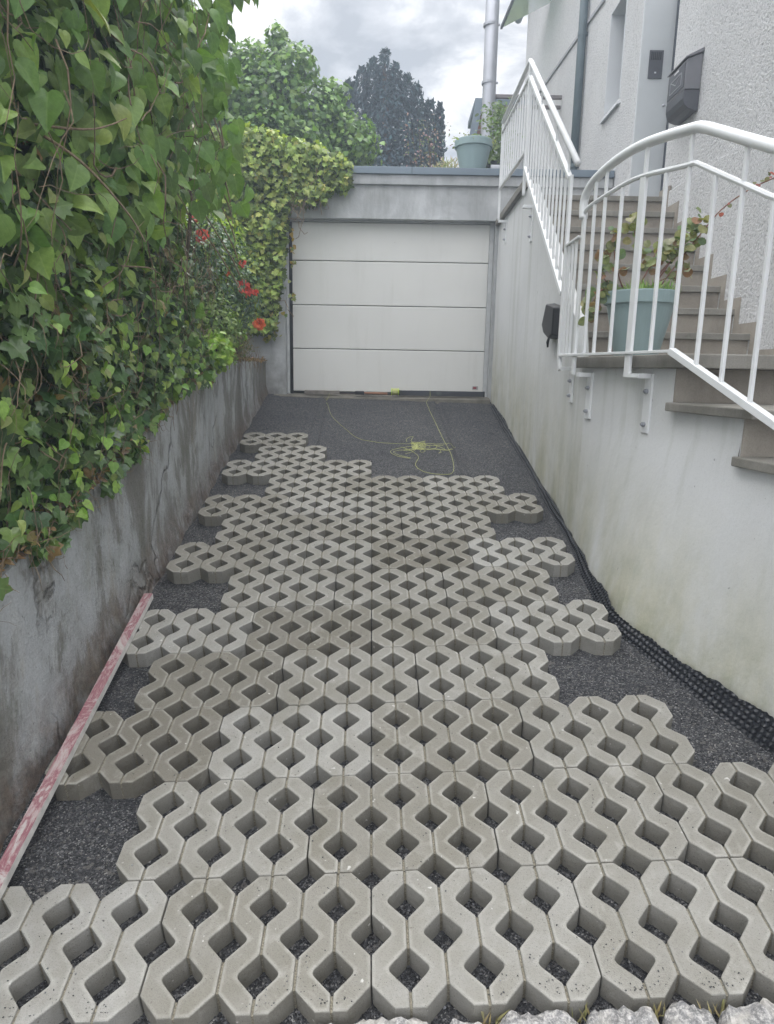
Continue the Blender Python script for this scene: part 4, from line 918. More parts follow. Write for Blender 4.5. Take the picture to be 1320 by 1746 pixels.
long = smoothpath([(.06, 0, 0), (.16, .17, 0), (.27, .34, 0), (.36, .47, 0), (.47, .56, 0), (.57, .61, 0), (.63, .63, 0)], 6)
lw3 = [uz(p.x, p.y, -.25*i/len(long)) for i, p in enumerate(long)]; m.tube(lw3, .0035, 6)
m.build('stems', simple('reddish_stem', (.22, .10, .07), .6), pl, smooth=True)
n = len(LP); foliage('leaves', LEAF, pl, np.array(LP), np.tile([-.1, -1, .5], (n, 1)), rng.uniform(.035, .062, n), ROUND, tints(n, [(.13, .16, .07), (.18, .19, .10), (.17, .11, .08), (.09, .14, .08), (.15, .18, .11)]), (0, 0, .2), .6, .9)
LP2 = [lw3[i]+Vector((random.gauss(0, .008), 0, random.gauss(0, .014))) for i in (18, 20, 22, 26, 28, 30, 31, 32, 33, 34, 35, 36) for _ in range(2)]
n = len(LP2); foliage('tip_leaves', LEAF, pl, np.array(LP2), np.tile([-.1, -1, .5], (n, 1)), rng.uniform(.012, .03, n), ROUND, tints(n, [(.12, .14, .08), (.25, .08, .08)]), (0, 0, .6), .6, .9)
GP = []
for cx in (-.06, .09, .02, .14):
    for _ in range(70): GP.append(uz(cx+random.gauss(0, .022), random.uniform(0, .02), random.uniform(-.12, .02)))
n = len(GP); foliage('grass_tuft', LEAF, pl, np.array(GP), np.tile([0, -1, .1], (n, 1)), rng.uniform(.05, .11, n), SLIM, tints(n, [(.10, .19, .06), (.16, .25, .09)]), (0, 0, 1), .5, .28)
# bare twig tip of weed on the house wall
m = MB(); n = 14; wp = np.array([list(hw(1.25, -.55+random.gauss(0, .02), 2.20+random.gauss(0, .035))) for _ in range(n)])
tag(foliage('wall_weed', LEAF, None, wp, np.tile([-1, -.5, .2], (n, 1)), rng.uniform(.025, .04, n), OVAL, tints(n, [(.14, .25, .07)]), (0, 0, .8), .5, .7, MH(1.26, -.55, 2.2)), 'little green weed sprouting from the rough wall at the right edge', 'weed')

rp = hw(-.295, 4.42, 3.822); pot('roof_pot', 'pale blue-green pot standing on the garage roof edge', rp, .222, .395, POT)
rpl = thing('roof_pot_plant', 'low feathery green plant growing in the pot on the garage roof', 'plant', MW(rp.x, rp.y, rp.z+.35))
n = 420; pp_ = np.array([list(Vector(rp)+Vector((random.gauss(0, .10), random.gauss(0, .09), .36+abs(random.gauss(0, .03))))) for _ in range(n)])
foliage('leaves', LEAF, rpl, pp_, np.tile([0, -1, .6], (n, 1)), rng.uniform(.02, .05, n), OVAL, tints(n, [(.12, .17, .07), (.18, .22, .10), (.10, .12, .08)]), (0, 0, .6), .7, .8)
n = 900; cc = hw(.03, 4.75, 3.83); pp_ = np.array([list(Vector(cc)+HU*random.gauss(0, .09)+HV*random.gauss(0, .1)+Vector((0, 0, .15+.75*random.random()**1.1))) for _ in range(n)])
dk = thing('roof_shrub', 'dark bushy potted shrub behind the railing post on the garage roof', 'shrub', MW(cc.x, cc.y, cc.z))
foliage('foliage', LEAF, dk, pp_, np.tile([0, -1, .6], (n, 1)), rng.uniform(.03, .07, n), OVAL, tints(n, [(.07, .11, .05), (.10, .16, .07)]), (0, 0, .6), .7, .8)
m = MB(); m.lathe(cc, [(.09, 0), (.13, .2), (.14, .24), (.12, .24)], 24); m.build('planter', simple('dark_planter', (.07, .08, .09), .5), dk)
c_ = hw(-.05, 4.3, 3.88); m = MB(); m.tube([c_-HU*.05, c_+HU*.14], .055, 18); 
tag(m.build('pipe_stub', simple('grey_clay_pipe', (.32, .33, .36), .5), mat=MH(-.05, 4.3, 3.83), smooth=False), 'short grey pipe lying on the garage roof right of the pot', 'pipe')
# pinkish flowering bush to the left of the pot and grass below it
n = 620; cc = hw(-.72, 7.6, 3.75); fb = thing('flowering_shrub', 'thin airy shrub with pinkish flowers left of the steel flue', 'shrub', MW(cc.x, cc.y, cc.z))
PP = []
for _ in range(n):
    h = random.random()**1.4; PP.append(list(Vector(cc)+HU*random.gauss(0, .12+.10*h)+HV*random.gauss(0, .15)+Vector((0, 0, h*1.75))))
foliage('foliage', LEAF, fb, np.array(PP), np.tile([0, -1, .6], (n, 1)), rng.uniform(.025, .055, n), OVAL, tints(n, [(.09, .12, .07), (.18, .11, .16), (.08, .12, .06), (.22, .16, .20)]), (0, 0, .3), .7, .8)
m = MB()
for i in range(9):
    a = Vector(cc)+HU*random.gauss(0, .05); b = a+HU*random.gauss(0, .2)+Vector((0, 0, random.uniform(1, 1.8))); m.tube([a, a.lerp(b, .5)+HU*.03, b], [.01, .006, .002], 5)
m.build('stems', BARK, fb)
n = 500; cc = hw(-.42, 4.9, 3.8); PP = [list(Vector(cc)+HU*random.gauss(-.12, .08)+HV*random.gauss(0, .1)+Vector((0, 0, .3*random.random()))) for _ in range(n)]
tag(foliage('roof_grass', LEAF, None, np.array(PP), np.tile([0, -1, .6], (n, 1)), rng.uniform(.06, .14, n), SLIM, tints(n, [(.20, .17, .13), (.14, .17, .08)]), (0, 0, 1), .5, .5, MW(cc.x, cc.y, cc.z)), 'straggly dry grasses behind the pot on the garage roof', 'grasses', kind='stuff')
# steel flue
fl = thing('steel_flue', 'tall stainless steel flue pipe rising behind the garage roof', 'flue', MH(.17, 7, 3.75))
def fx(z): return .17
m = MB(); m.tube([hw(.175, 7, 3.75), hw(.175, 7, 5), hw(.15, 7, 10.5)], .1, 24); m.build('pipe', STEEL, fl, smooth=True)
for z in (4.9, 5.78, 6.55, 7.6, 8.8): m = MB(); m.tube([hw(.17-.012*(z-5), 7, z), hw(.17-.012*(z-5), 7, z+.035)], .108, 24); m.sphere(hw(.29-.012*(z-5), 6.98, z+.017), .018, 8, 5); m.build('clamp_ring', STEEL, fl)
m = MB(); m.bar(hw(.26, 7, 5.62), hw(1.262, 7.0, 5.62), .05, .05, HV); m.bar(hw(.42, 7.05, 5.50), hw(1.262, 7.05, 5.50), .05, .045, HV); m.bar(hw(.50, 7, 5.47), hw(.56, 7, 5.66), .04, .05, HV); m.build('wall_stay', simple('brown_grey_metal', (.17, .15, .15), .6), fl, bevel=.004)
# little shed behind
sd = thing('garden_shed', 'small pale shed with brick edge and dark roof behind the flue', 'shed', MH(.7, 9.5, 3.7))
m = MB(); m.prism([hw(.22, 9.4, 3.7), hw(1.26, 9.4, 3.7), hw(1.26, 9.4, 6.28), hw(.30, 9.4, 6.28)], [hw(.22, 10.4, 3.7), hw(1.26, 10.4, 3.7), hw(1.26, 10.4, 6.28), hw(.30, 10.4, 6.28)]); m.build('wall', simple('pale_render', (.42, .43, .44), .85), sd)
m = MB(); m.prism([hw(.12, 9.37, 3.7), hw(.42, 9.37, 3.7), hw(.42, 9.37, 6.2), hw(.26, 9.37, 6.2)], [hw(.12, 9.399, 3.7), hw(.42, 9.399, 3.7), hw(.42, 9.399, 6.2), hw(.26, 9.399, 6.2)]); m.build('brick_edge', BRICK, sd)
m = MB(); m.prism([hw(-.02, 9.2, 4.9), hw(.10, 9.2, 4.9), hw(.34, 9.2, 6.36), hw(.22, 9.2, 6.38)], [hw(-.02, 9.36, 4.9), hw(.10, 9.36, 4.9), hw(.34, 9.36, 6.36), hw(.22, 9.36, 6.38)]); m.build('barge_board', FLASH, sd)
m = MB(); m.box(hw, (.20, 9.25, 6.28), (1.26, 10.5, 6.40)); m.build('roof', FLASH, sd, bevel=.01)

# ================================================================== VEGETATION
def surf_pts(n, fn):
    P = []; N = []
    while len(P) < n:
        r = fn()
        if r is None: continue
        P.append(r[0]); N.append(r[1])
    return np.array(P), np.array(N)
# --- ivy hedge on the left wall
def ivx(y, z):
    k = min(1, max(0, (z-wtop(y)-.02)/.5)); return -1.315 + k*(.06 + .10*nz(y*1.1, z*1.3, 11) + .07*nz(y*3.1, z*3.3, 12)) + .03*nz(y*7, z*7, 4)
ivy = thing('ivy_hedge', 'dense dark ivy spilling over the top of the left cement wall', 'hedge', MW(-1.5, 2.3, 1.2))
def ivs(depth):
    def f():
        y = .15+4.25*random.random()**.85; zt = wtop(y); z = zt - .05 + (2.7 - .25*y)*random.random()
        over = .045*max(0, 1-(z-zt)/.25)*(1+nz(y*4, 3, 1)*1.5)
        if z < zt+.02 and nz(y*2.2, 7.7, 0) < -.08: return None
        x = ivx(y, z) + .03 + over*.6 - depth*random.random()**1.5
        if z < zt+.02: x = max(x, -1.266+.015*random.random())
        if y > 2.9 and z > 1.75+max(0, (3.75-y))*1.3+.12*nz(y*3, z*3, 6): return None
        return (x, y, z), (1, -.45+.3*random.random(), .35)
    return f
P, N = surf_pts(7500, ivs(.2)); n = len(P)
sz = rng.uniform(.032, .09, n)
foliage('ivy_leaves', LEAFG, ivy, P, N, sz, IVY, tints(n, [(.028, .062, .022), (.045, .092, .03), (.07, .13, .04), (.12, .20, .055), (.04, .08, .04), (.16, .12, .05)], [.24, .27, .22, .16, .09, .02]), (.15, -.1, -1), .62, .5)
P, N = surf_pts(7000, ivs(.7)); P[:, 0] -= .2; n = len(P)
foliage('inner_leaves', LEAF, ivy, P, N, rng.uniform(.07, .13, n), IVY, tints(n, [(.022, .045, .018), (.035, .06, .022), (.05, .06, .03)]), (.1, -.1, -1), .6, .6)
P, N = surf_pts(620, ivs(.05)); P[:, 0] += .03; n = len(P)
foliage('young_leaves', LEAF, ivy, P, N, rng.uniform(.03, .065, n), HEART, tints(n, [(.14, .26, .06), (.20, .32, .08), (.17, .22, .08)]), (.2, -.2, -.6), .5, .7)
def twigs(nn, y0, y1, zf, xf, r0, seed, length=.5, down=.3):
    r_ = random.Random(seed); m = MB()
    for _ in range(nn):
        y = r_.uniform(y0, y1); z = zf(y, r_); p = Vector((xf(y, z)-.03, y, z)); d = Vector((r_.uniform(-.1, .25), r_.uniform(-1, 1), r_.uniform(-1, 1)+down*-.3)).normalized(); pts = [p]
        k = r_.randint(5, 9); st_ = length*r_.uniform(.5, 1.2)/k
        for i in range(k): d = (d+Vector((r_.gauss(0, .15), r_.gauss(0, .3), r_.gauss(0, .3)))).normalized(); p = p+d*st_; p = Vector((min(p.x, xf(p.y, p.z)+.06), p.y, p.z)); pts.append(p)
        rr = r0*r_.uniform(.5, 1.3); m.tube(pts, [rr*(1-.7*i/k) for i in range(k+1)], 5)
    return m
twigs(420, .2, 4.2, lambda y, r_: wtop(y)+r_.uniform(-.02, 1.3), lambda y, z: ivx(y, z)+.03, .0028, 3, .38).build('vine_stems', BARK2, ivy)
# trailing twigs and litter on top of the wall
twigs(240, .5, 6.9, lambda y, r_: wtop(y)+r_.uniform(.0, .05), lambda y, z: -1.235, .0022, 5, .18, 0).build('dry_twigs', BARK2, ivy)['kind'] = 'stuff'
n = 1500; PP = [];
for _ in range(n): y = random.uniform(.2, 6.95); PP.append((-1.27-abs(random.gauss(0, .06)), y, wtop(y)+.012+random.random()*.02))
tag(foliage('leaf_litter', LEAF, None, np.array(PP), np.tile([.2, -.2, 1], (n, 1)), rng.uniform(.015, .04, n), OVAL, tints(n, [(.16, .11, .07), (.25, .17, .11), (.10, .07, .05)]), (1, 0, 0), .5, 1, MW(-1.3, 3, 1.3)), 'dry brown leaf litter on top of the left wall', 'leaf litter', kind='stuff')
# --- large-leaved lilac above and in front
def lix(y, z): 
    t = max(0, min(1, (z-1.75)/1.1)); e_ = max(0, min(1, (3.3-y)/1.2))
    return -1.21 + (.18+.12*nz(y*1.0, z*.9, 21)+.09*nz(y*3, z*3, 22))*t*e_ + .12*t*e_*min(1, max(0, y-.6))
lil = thing('lilac_bush', 'tall bush of large heart-shaped pale green leaves at the upper left above the ivy', 'bush', MW(-1.7, 1.8, 1.2))
def lis(depth):
    def f():
        y = .25+4.1*random.random(); z = 1.75+3.0*random.random()
        lo = 1.78 + .40*max(0, y-1.6) + .25*nz(y*2, 5, 1)
        if z < lo: return None
        if y > 2.3 and z < 2.15+.42*(y-2.3)+.2*nz(y*3, z, 8): return None
        if y > 3.15+.2*nz(z*2, 4, 4): return None
        if nz(y*2.6, z*2.6, 31) < -.30: return None
        x = lix(y, z) - depth*random.random()**1.4; return (x, y, z), (1, -.75, .25)
    return f
P, N = surf_pts(3100, lis(.26)); n = len(P)
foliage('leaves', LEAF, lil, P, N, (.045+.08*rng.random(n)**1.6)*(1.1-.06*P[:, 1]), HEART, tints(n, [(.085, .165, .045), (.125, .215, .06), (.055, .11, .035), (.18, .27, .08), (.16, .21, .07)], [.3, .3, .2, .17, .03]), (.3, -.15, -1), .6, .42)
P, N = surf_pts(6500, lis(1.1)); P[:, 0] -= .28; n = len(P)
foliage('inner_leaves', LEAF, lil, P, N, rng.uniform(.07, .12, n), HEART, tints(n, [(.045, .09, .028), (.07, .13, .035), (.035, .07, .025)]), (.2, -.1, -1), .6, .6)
twigs(170, .3, 3.2, lambda y, r_: r_.uniform(1.8, 4.2), lambda y, z: lix(y, z)+.03, .0035, 9, .6).build('branches', BARK2, lil)
m = MB(); r_ = random.Random(4)
for i in range(14):
    y = .5+.27*i; b = Vector((-1.75+r_.uniform(-.2, .2), y, wtop(y)-.05)); t_ = Vector((-1.35+r_.uniform(-.2, .1), y+r_.uniform(-.4, .5), r_.uniform(3, 4.6))); md_ = b.lerp(t_, .5)+Vector((r_.uniform(-.15, .1), r_.uniform(-.2, .2), 0)); m.tube(smoothpath([b, md_, t_], 6), [.022-.0014*k for k in range(13)], 7)
m.build('trunks', BARK, lil)
# foreground spray of twigs seen at the left edge
m = MB(); m.tube(smoothpath([(-1.5, .9, 2.40), (-1.31, 1.0, 2.36), (-1.17, 1.12, 2.37), (-1.02, 1.25, 2.40), (-.93, 1.35, 2.47)], 6), [.009-.0003*k for k in range(25)], 7)
m.tube(smoothpath([(-1.2, 1.1, 2.37), (-1.05, 1.2, 2.28), (-.95, 1.35, 2.15), (-.9, 1.4, 2.05)], 6), [.006-.0002*k for k in range(19)], 6); m.tube(smoothpath([(-1.31, 1.0, 2.36), (-1.2, 1.05, 2.2), (-1.1, 1.2, 2.05)], 6), [.006-.0003*k for k in range(13)], 6)
m.build('foreground_branches', BARK2, lil, smooth=True)
# --- overhanging spray at top centre
n = 170; PP = []
for _ in range(n): t = random.random(); PP.append((-1.02+.24*t+random.gauss(0, .03), 3.35+random.gauss(0, .18), 4.05-.30*(1-t)+random.gauss(0, .05)+.12*t))
tag(foliage('overhanging_spray', LEAF, lil, np.array(PP), np.tile([.7, -1, .1], (n, 1)), rng.uniform(.06, .10, n), HEART, tints(n, [(.05, .10, .035), (.09, .16, .05)]), (.2, 0, -1), .5, .4), kind='stuff')

n = 95; PP = []
for _ in range(n): t = random.random(); PP.append((-1.10+.22*t+random.gauss(0, .05), 3.05+random.gauss(0, .22), 2.5+1.1*random.random()+.1*t))
tag(foliage('drooping_spray', LEAF, lil, np.array(PP), np.tile([.6, -1, .1], (n, 1)), rng.uniform(.08, .125, n), HEART, tints(n, [(.075, .145, .04), (.10, .185, .05)]), (.3, 0, -1), .5, .4), kind='stuff')
m = MB()
for k in range(9): y = 3.0+.06*k; m.tube(smoothpath([(-1.4, y-.2, 3.7-.12*k), (-1.15, y, 3.5-.13*k), (-.98, y+.1, 3.15-.12*k), (-.93, y+.12, 2.9-.1*k)], 5), .005, 5)
m.build('drooping_twigs', BARK2, lil)
# --- rose bush with coral flowers
def blob(n, c, r, fn=None, shell=.35, M=None):
    P = []; N = []
    c = np.array(c); r = np.array(r)
    while len(P) < n:
        d = rng.normal(0, 1, 3); d /= np.linalg.norm(d); k = 1-shell*rng.random()**1.3
        k *= 1 + .28*nz(d[0]*2.2+c[0], d[1]*2.2+c[1], d[2]*2.2) + .16*nz(d[0]*5+c[0], d[1]*5, d[2]*5+c[2])
        p = c+d*r*k
        if fn is None or fn(p): P.append(p); N.append(d+np.array([0, 0, .35]))
    return np.array(P), np.array(N)
rose = thing('rose_bush', 'glossy dark green rose bush with coral red blooms beside the garage', 'rose bush', MW(-1.6, 5.4, 1.65))
P, N = blob(4600, (-1.62, 5.35, 2.3), (.50, .95, .75), lambda p: p[2] > 1.66); n = len(P)
foliage('foliage', LEAFG, rose, P, N, rng.uniform(.035, .06, n), OVAL, tints(n, [(.035, .075, .04), (.05, .10, .05), (.08, .14, .06), (.03, .06, .035)]), (.3, -.3, -.5), .6, .7)
P, N = blob(2600, (-1.75, 4.6, 2.2), (.42, .5, .8), lambda p: p[2] > 1.66); n = len(P)
foliage('foliage', LEAFG, rose, P, N, rng.uniform(.035, .06, n), OVAL, tints(n, [(.035, .075, .04), (.05, .10, .05), (.08, .14, .06)]), (.3, -.3, -.5), .6, .7)
m = MB(); r_ = random.Random(6)
for i in range(10): b = Vector((-1.65, 5.2+r_.uniform(-.5, .5), 1.62)); t_ = b+Vector((r_.uniform(-.3, .4), r_.uniform(-.4, .3), r_.uniform(.6, 1.3))); m.tube([b, b.lerp(t_, .5)+Vector((.05, 0, 0)), t_], [.01, .007, .004], 6)
m.build('stems', BARK, rose)
CORAL = simple('coral_petals', (.80, .12, .09), .55, 0, .3, 60); ORNG = simple('orange_petals', (.80, .17, .06), .55, 0, .3, 60)
RO = [(-1.44, 4.70, 2.66, .058, 0), (-1.50, 4.75, 2.80, .038, 0), (-1.47, 4.68, 2.62, .03, 0), (-1.22, 5.3, 2.52, .04, 0), (-1.235, 5.3, 2.34, .05, 0), (-1.175, 5.25, 2.28, .066, 0), (-1.10, 5.3, 2.265, .034, 0), (-1.09, 5.4, 1.99, .066, 1), (-1.34, 5.2, 2.42, .026, 1)]
for x, y, z, r, k in RO:
    r *= .86; m = MB(); c = Vector((x, y, z)); rr = random.Random(int(x*1000))
    for q in range(18):
        lay = q/18; th = q*2.4; rd = r*(.15+.85*lay)
        base = c + Vector((math.cos(th)*rd*.35, -.2*r, math.sin(th)*rd*.35)); up = Vector((math.cos(th)*(.3+.9*lay), -.9+.75*lay, math.sin(th)*(.3+.9*lay))).normalized(); sd_ = up.cross(Vector((math.cos(th), 0, math.sin(th)))).normalized() if up.cross(Vector((math.cos(th), 0, math.sin(th)))).length > .01 else Vector((0, 0, 1))
        out = sd_.cross(up); L = r*(.7+.35*rr.random())
        vs = [base-sd_*L*.25, base+sd_*L*.25, base+up*L*.5+sd_*L*.45, base+up*L*.9+sd_*L*.28+out*L*.12, base+up*L+out*L*.18, base+up*L*.9-sd_*L*.28+out*L*.12, base+up*L*.5-sd_*L*.45]; m.add(vs, [(0, 1, 2, 6), (6, 2, 3, 5), (5, 3, 4)])
    m.build('bloom', ORNG if k else CORAL, rose, smooth=True)
# --- yellow-green shrubs in front of and behind the roses
def shrub(name, label, c, r, n, size, tpl, pal, fn=None, mat=None, cat='shrub', tip=(.2, -.3, -.4), stems=6, shell=.4, group=None):
    t = thing(name, label, cat, MW(c[0], c[1], c[2]-r[2]), group); P, N = blob(n, c, r, fn, shell); k = len(P)
    foliage('foliage', mat or LEAF, t, P, N, rng.uniform(size*.6, size*1.2, k), tpl, tints(k, pal), tip, .6, .7)
    m = MB(); r_ = random.Random(int(abs(c[0])*100)); cv = Vector(c)
    for i in range(stems): b = cv+Vector((r_.uniform(-.2, .2)*r[0], r_.uniform(-.2, .2)*r[1], -r[2]*.98)); t_ = cv+Vector((r_.uniform(-.6, .6)*r[0], r_.uniform(-.6, .6)*r[1], r[2]*r_.uniform(-.1, .7))); m.tube([b, b.lerp(t_, .5)+Vector((.03*r[0], 0, 0)), t_], [.012*r[2]+.004, .008*r[2]+.003, .003], 6)
    m.build('stems', BARK, t); return t
shrub('spirea_shrub', 'small light green shrub below the rose bush at the top of the left wall', (-1.38, 4.75, 1.90), (.22, .45, .32), 1700, .05, OVAL, [(.12, .19, .06), (.16, .24, .08), (.08, .13, .05)], lambda p: p[2] > 1.63)
shrub('bright_shrub', 'bright yellow-green leaved shrub between the hedge and the rose bush', (-1.72, 5.9, 2.75), (.40, .5, .45), 2200, .055, MAPLE, [(.26, .36, .07), (.20, .30, .06), (.14, .22, .05)])
shrub('dry_shrub', 'brownish twiggy little plant on the wall below the roses', (-1.34, 5.35, 1.79), (.20, .35, .20), 1300, .05, SLIM, [(.12, .09, .05), (.08, .10, .04), (.16, .12, .08)], lambda p: p[2] > 1.63, tip=(.2, -.2, .5))
shrub('young_ivy_plant', 'small yellow-green trailing plant at the kink of the left wall', (-1.27, 4.30, 1.70), (.12, .22, .15), 420, .05, ROUND, [(.22, .34, .08), (.16, .26, .06)], stems=3)
# --- pale ivy over the garage corner
gi = thing('garage_ivy', 'yellow-green ivy draped over the left corner of the garage roof', 'ivy', MH(-2.6, 4.0, 2.6))
def gis(depth):
    def f():
        a = -3.9+2.2*random.random(); z = 2.0+2.25*random.random()
        topz = 4.12+.10*nz(a*2.5, 0, 41)-.12*max(0, (a+2.6)/.8)**2*2.2 if a > -2.6 else 4.14+.06*nz(a*3, 0, 42)
        lo = 3.48+.10*nz(a*6, 1, 43) if a > -2.42 else (2.0 if a < -2.60 else 2.0+(a+2.60)*6.5)
        if -2.42 < a < -2.0: lo = 3.42+.08*nz(a*9, 2, 1)
        if z > topz or z < lo: return None
        if a > -1.95 and z < 3.55+.1*nz(a*9, 5, 2): return None
        dp = (.18+.12*nz(a*3, z*3, 44)) if a < -2.5 else (.12+.06*nz(a*5, z*5, 44))
        return tuple(hw(a, 4.03-dp+depth*random.random()**1.4, z)), (.1, -1, .5)
    return f
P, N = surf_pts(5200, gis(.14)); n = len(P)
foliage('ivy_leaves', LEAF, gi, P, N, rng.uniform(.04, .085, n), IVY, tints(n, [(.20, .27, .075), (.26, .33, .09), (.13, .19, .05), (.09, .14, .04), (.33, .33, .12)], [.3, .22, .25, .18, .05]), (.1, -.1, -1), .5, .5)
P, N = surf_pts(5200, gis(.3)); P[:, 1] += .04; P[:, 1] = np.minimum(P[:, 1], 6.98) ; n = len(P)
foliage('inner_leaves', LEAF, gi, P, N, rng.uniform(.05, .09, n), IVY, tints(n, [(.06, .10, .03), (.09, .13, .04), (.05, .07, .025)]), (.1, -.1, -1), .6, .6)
# crown of ivy on the roof edge
P, N = blob(3600, tuple(hw(-3.0, 4.35, 3.95)), (1.0, .45, .30), None, .5); n = len(P)
foliage('roof_ivy', LEAF, gi, P, N, rng.uniform(.04, .08, n), IVY, tints(n, [(.22, .30, .08), (.27, .36, .09), (.14, .20, .05)]), (.1, -.3, -.6), .6, .6)
m = MB(); r_ = random.Random(8)
for i in range(40):
    a = r_.uniform(-3.6, -2.0); z = r_.uniform(2.3, 3.9); z = max(z, 3.5) if a > -2.5 else z; p = hw(a, 3.93, z); pts = [p]
    for k in range(6): p = p+HU*r_.gauss(0, .04)+Vector((0, 0, r_.gauss(-.03, .05))); pts.append(p)
    m.tube(pts, .004, 5)
m.build('vine_stems', BARK2, gi)['kind'] = 'stuff'
n = 26; PP = [list(hw(-2.40+random.uniform(0, .05), 4.02, z+random.gauss(0, .03))) for z in (2.95, 2.80, 2.42, 3.1) for _ in range(7)][:n]
foliage('hanging_tendril', LEAF, gi, np.array(PP), np.tile([0, -1, .3], (n, 1)), rng.uniform(.03, .055, n), IVY, tints(n, [(.14, .17, .06), (.25, .18, .05)]), (0, 0, -1), .5, .5)
# yellowing creeper down the pillar
n = 260; PP = [list(hw(-2.66+random.gauss(0, .07), 4.0+random.uniform(-.05, .03), random.uniform(1.9, 3.0))) for _ in range(n)]
foliage('pillar_creeper', LEAF, gi, np.array(PP), np.tile([.1, -1, .3], (n, 1)), rng.uniform(.03, .06, n), IVY, tints(n, [(.14, .17, .06), (.25, .22, .06), (.08, .12, .04)]), (0, 0, -1), .6, .6)

# --- trees behind
def tree(name, label, base, blobs, n, size, tpl, pal, mat=LEAF, tr=.12, spiky=False, tip=(0, 0, -1), cat='tree', bark=BARK):
    t = thing(name, label, cat, MW(*base)); PS = []; NS = []; tot_ = sum(b[1][0]*b[1][2] for b in blobs)
    for c, r in blobs:
        P, N = blob(int(n*r[0]*r[2]/tot_), c, r, None, .55); PS.append(P); NS.append(N)
    P = np.concatenate(PS); N = np.concatenate(NS); k = len(P)
    foliage('crown', mat, t, P, N, rng.uniform(size*.6, size*1.25, k), tpl, tints(k, pal), tip, .6, .6)
    m = MB(); bv = Vector(base); top_ = Vector(blobs[0][0]); m.tube(smoothpath([bv, bv.lerp(top_, .5)+Vector((.05, 0, 0)), top_], 6), [tr*(1-.06*i) for i in range(13)], 10)
    for c, r in blobs: c = Vector(c); s_ = bv.lerp(top_, .45); m.tube([s_, s_.lerp(c, .5)+Vector((0, 0, .1)), c], [tr*.5, tr*.32, tr*.12], 7)
    m.build('trunk', bark, t); return t
tree('hazel_tree', 'bright leafy tree behind the garage ivy, left of the dark conifer', (-1.9, 9.2, 3.7),
     [((-1.6, 9.2, 5.2), (.75, .7, .55)), ((-1.15, 9.1, 5.65), (.42, .4, .30)), ((-2.3, 9.2, 5.35), (.6, .6, .6)), ((-.85, 9.2, 5.0), (.5, .5, .50)), ((-1.7, 9.2, 5.75), (.35, .3, .25)), ((-1.5, 9.0, 4.6), (1.1, .6, .5)), ((-1.33, 9.1, 6.0), (.16, .16, .2)), ((-.62, 9.2, 5.35), (.28, .25, .22)), ((-2.2, 9.2, 5.95), (.25, .25, .2)), ((-.35, 9.3, 4.75), (.42, .4, .45)), ((-2.75, 9.0, 5.7), (.55, .5, .55)), ((-2.6, 9.0, 6.2), (.2, .2, .25))],
     13500, .075, MAPLE, [(.07, .13, .045), (.10, .18, .055), (.14, .24, .07), (.05, .09, .035)], tip=(0, -.2, -.8))
# dark conifer: many upswept spires
cf = thing('dark_conifer', 'broad dark bluish conifer with several pointed tops behind the garage', 'conifer', MH(-1.4, 12, 3.7))
P = []; 
SPK = [(-1.50, 8.22, .45), (-1.75, 8.05, .45), (-1.25, 7.95, .45), (-2.0, 7.85, .5), (-1.0, 7.75, .5), (-.78, 7.55, .5), (-2.25, 7.6, .5), (-.5, 7.25, .42), (-2.55, 7.35, .5), (-.28, 7.2, .2), (-1.5, 7.6, .9), (-2.85, 7.1, .55), (-.7, 7.0, .6), (-2.3, 7.2, .8), (-3.1, 6.8, .5)]
for a, zt, wd in SPK:
    for _ in range(1900):
        t = random.random()**.8; z = 3.9+(zt-3.9)*t; rr = wd*(1-t)**.55*(1.15)+.03; th = random.uniform(0, 6.28); q = rr*(.55+.45*random.random())*(1+.35*nz(a*3+th, z*2.2, 3))
        P.append(list(hw(max(-3.5, min(-.12+.1*random.random(), a+math.cos(th)*q)), 12+math.sin(th)*q*1.2, z+.05*random.random())))
P = np.array(P); 
core = []
for _ in range(9000):
    a = -3.3+3.1*random.random(); zt = np.interp(a, [-3.3, -2.85, -2.3, -1.75, -1.5, -1.0, -.5, -.15], [6.7, 7.05, 7.4, 7.85, 7.95, 7.6, 7.1, 6.9]); core.append(list(hw(a, 12.05+.35*random.random(), 3.9+(zt-3.9)*random.random())))
P = np.vstack([P, np.array(core)])
n = len(P); cx = np.array(hw(-1.4, 12, 0)); N = P-cx; N[:, 2] = .4; N = nrm(N)
foliage('crown', NEEDLE, cf, P, N, rng.uniform(.06, .12, n), OVAL, tints(n, [(.010, .028, .046), (.015, .040, .062), (.022, .054, .078), (.008, .020, .034)]), (0, -.1, 1), .6, .45)  # needle colours pushed to blue, painting in the bluish veil of glare
m = MB(); m.tube([hw(-1.4, 12, 3.7), hw(-1.4, 12, 6), hw(-1.5, 12, 8)], [.2, .12, .03], 10); m.build('trunk', BARK, cf)
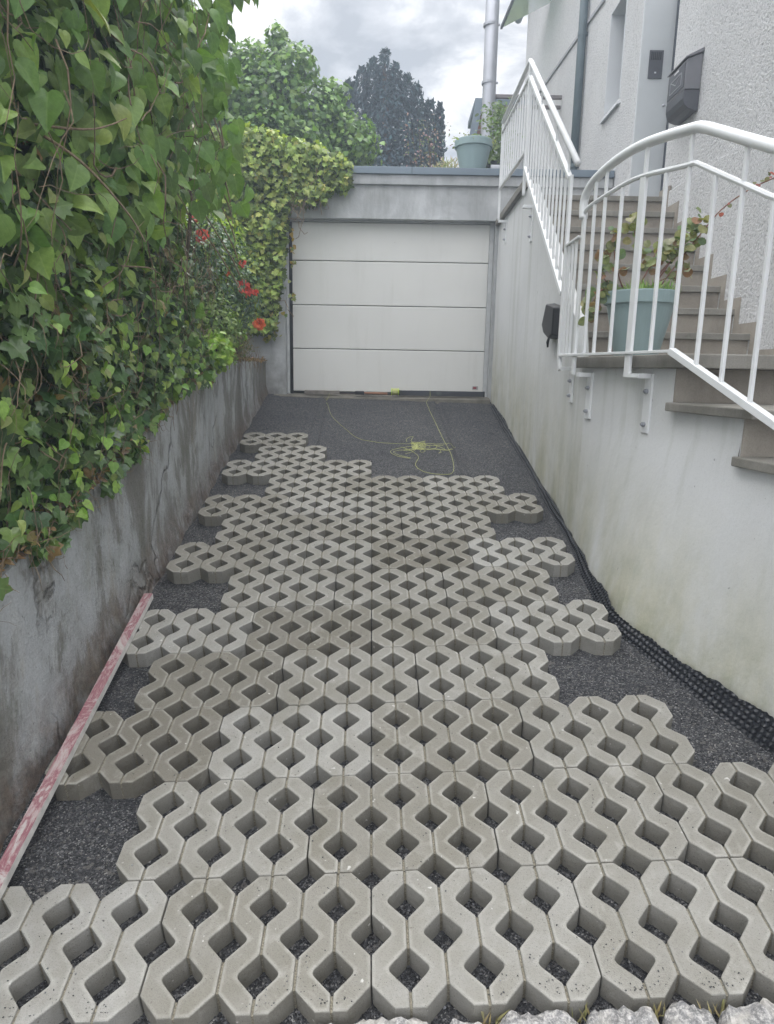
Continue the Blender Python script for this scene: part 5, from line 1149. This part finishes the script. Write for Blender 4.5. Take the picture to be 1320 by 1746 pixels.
# further greenery closing the gap at left behind the hedge
tree('left_garden_tree', 'leafy green tree behind the lilac at the upper left', (-3.6, 7.0, 1.7), [((-3.3, 7, 4.2), (1.0, .9, 1.2)), ((-2.6, 6.6, 3.6), (.7, .7, .9)), ((-4.4, 7, 4.8), (1.1, 1, 1.2)), ((-2.7, 6.9, 5.2), (.5, .5, .7))], 9000, .11, MAPLE, [(.05, .10, .035), (.08, .14, .045), (.11, .18, .06)])
tree('left_front_tree', 'dark leafy tree mass behind the ivy at the far left', (-3.3, 2.4, 1.2), [((-2.9, 2.2, 2.9), (.9, 1.7, 1.6)), ((-2.9, 4.2, 3.2), (.8, 1.2, 1.5)), ((-2.8, .6, 2.2), (.8, 1.0, 1.2))], 11000, .13, HEART, [(.035, .07, .025), (.055, .10, .03), (.03, .055, .02)])
# cream house glimpsed through the leaves
ch = thing('cream_house', 'cream rendered house glimpsed through the leaves at the top left', 'house', MW(-6, 13, 3.7))
m = MB(); m.box(ident, (-11, 13, 3.0), (-4.6, 19, 9.5)); m.build('wall', simple('cream_render', (.62, .56, .38), .85), ch)
m = MB(); m.prism([Vector((-11.4, 12.6, 9.5)), Vector((-4.2, 12.6, 9.5)), Vector((-7.8, 12.6, 11.8))], [Vector((-11.4, 19.4, 9.5)), Vector((-4.2, 19.4, 9.5)), Vector((-7.8, 19.4, 11.8))]); m.build('roof', simple('red_tiles', (.28, .12, .08), .85), ch)
for x in (-6.3, -8.6, -5.4):
    m = MB(); m.box(ident, (x-.45, 12.95, 7.0), (x+.45, 12.998, 8.5)); f_ = m.build('window', WPAINT, ch, bevel=.01); m = MB(); m.box(ident, (x-.38, 12.94, 7.07), (x+.38, 12.949, 8.43)); m.build('pane', simple('dark_pane', (.05, .06, .08), .1), f_)

# ================================================================== HAZE (volume added to imitate lens veiling glare)
d = MB(); d.box(ident, (-46, -46, -1.4), (46, 46, 12.6))
hzm = bpy.data.materials.new('glare_haze'); hzm.use_nodes = True; t_ = hzm.node_tree; t_.nodes.clear()
ho = t_.nodes.new('ShaderNodeOutputMaterial'); pv = t_.nodes.new('ShaderNodeVolumePrincipled'); pv.inputs['Color'].default_value = (.74, .86, 1.0, 1); pv.inputs['Density'].default_value = .012; pv.inputs['Anisotropy'].default_value = .35
t_.links.new(pv.outputs[0], ho.inputs['Volume'])
tag(d.build('haze', hzm), kind='stuff')
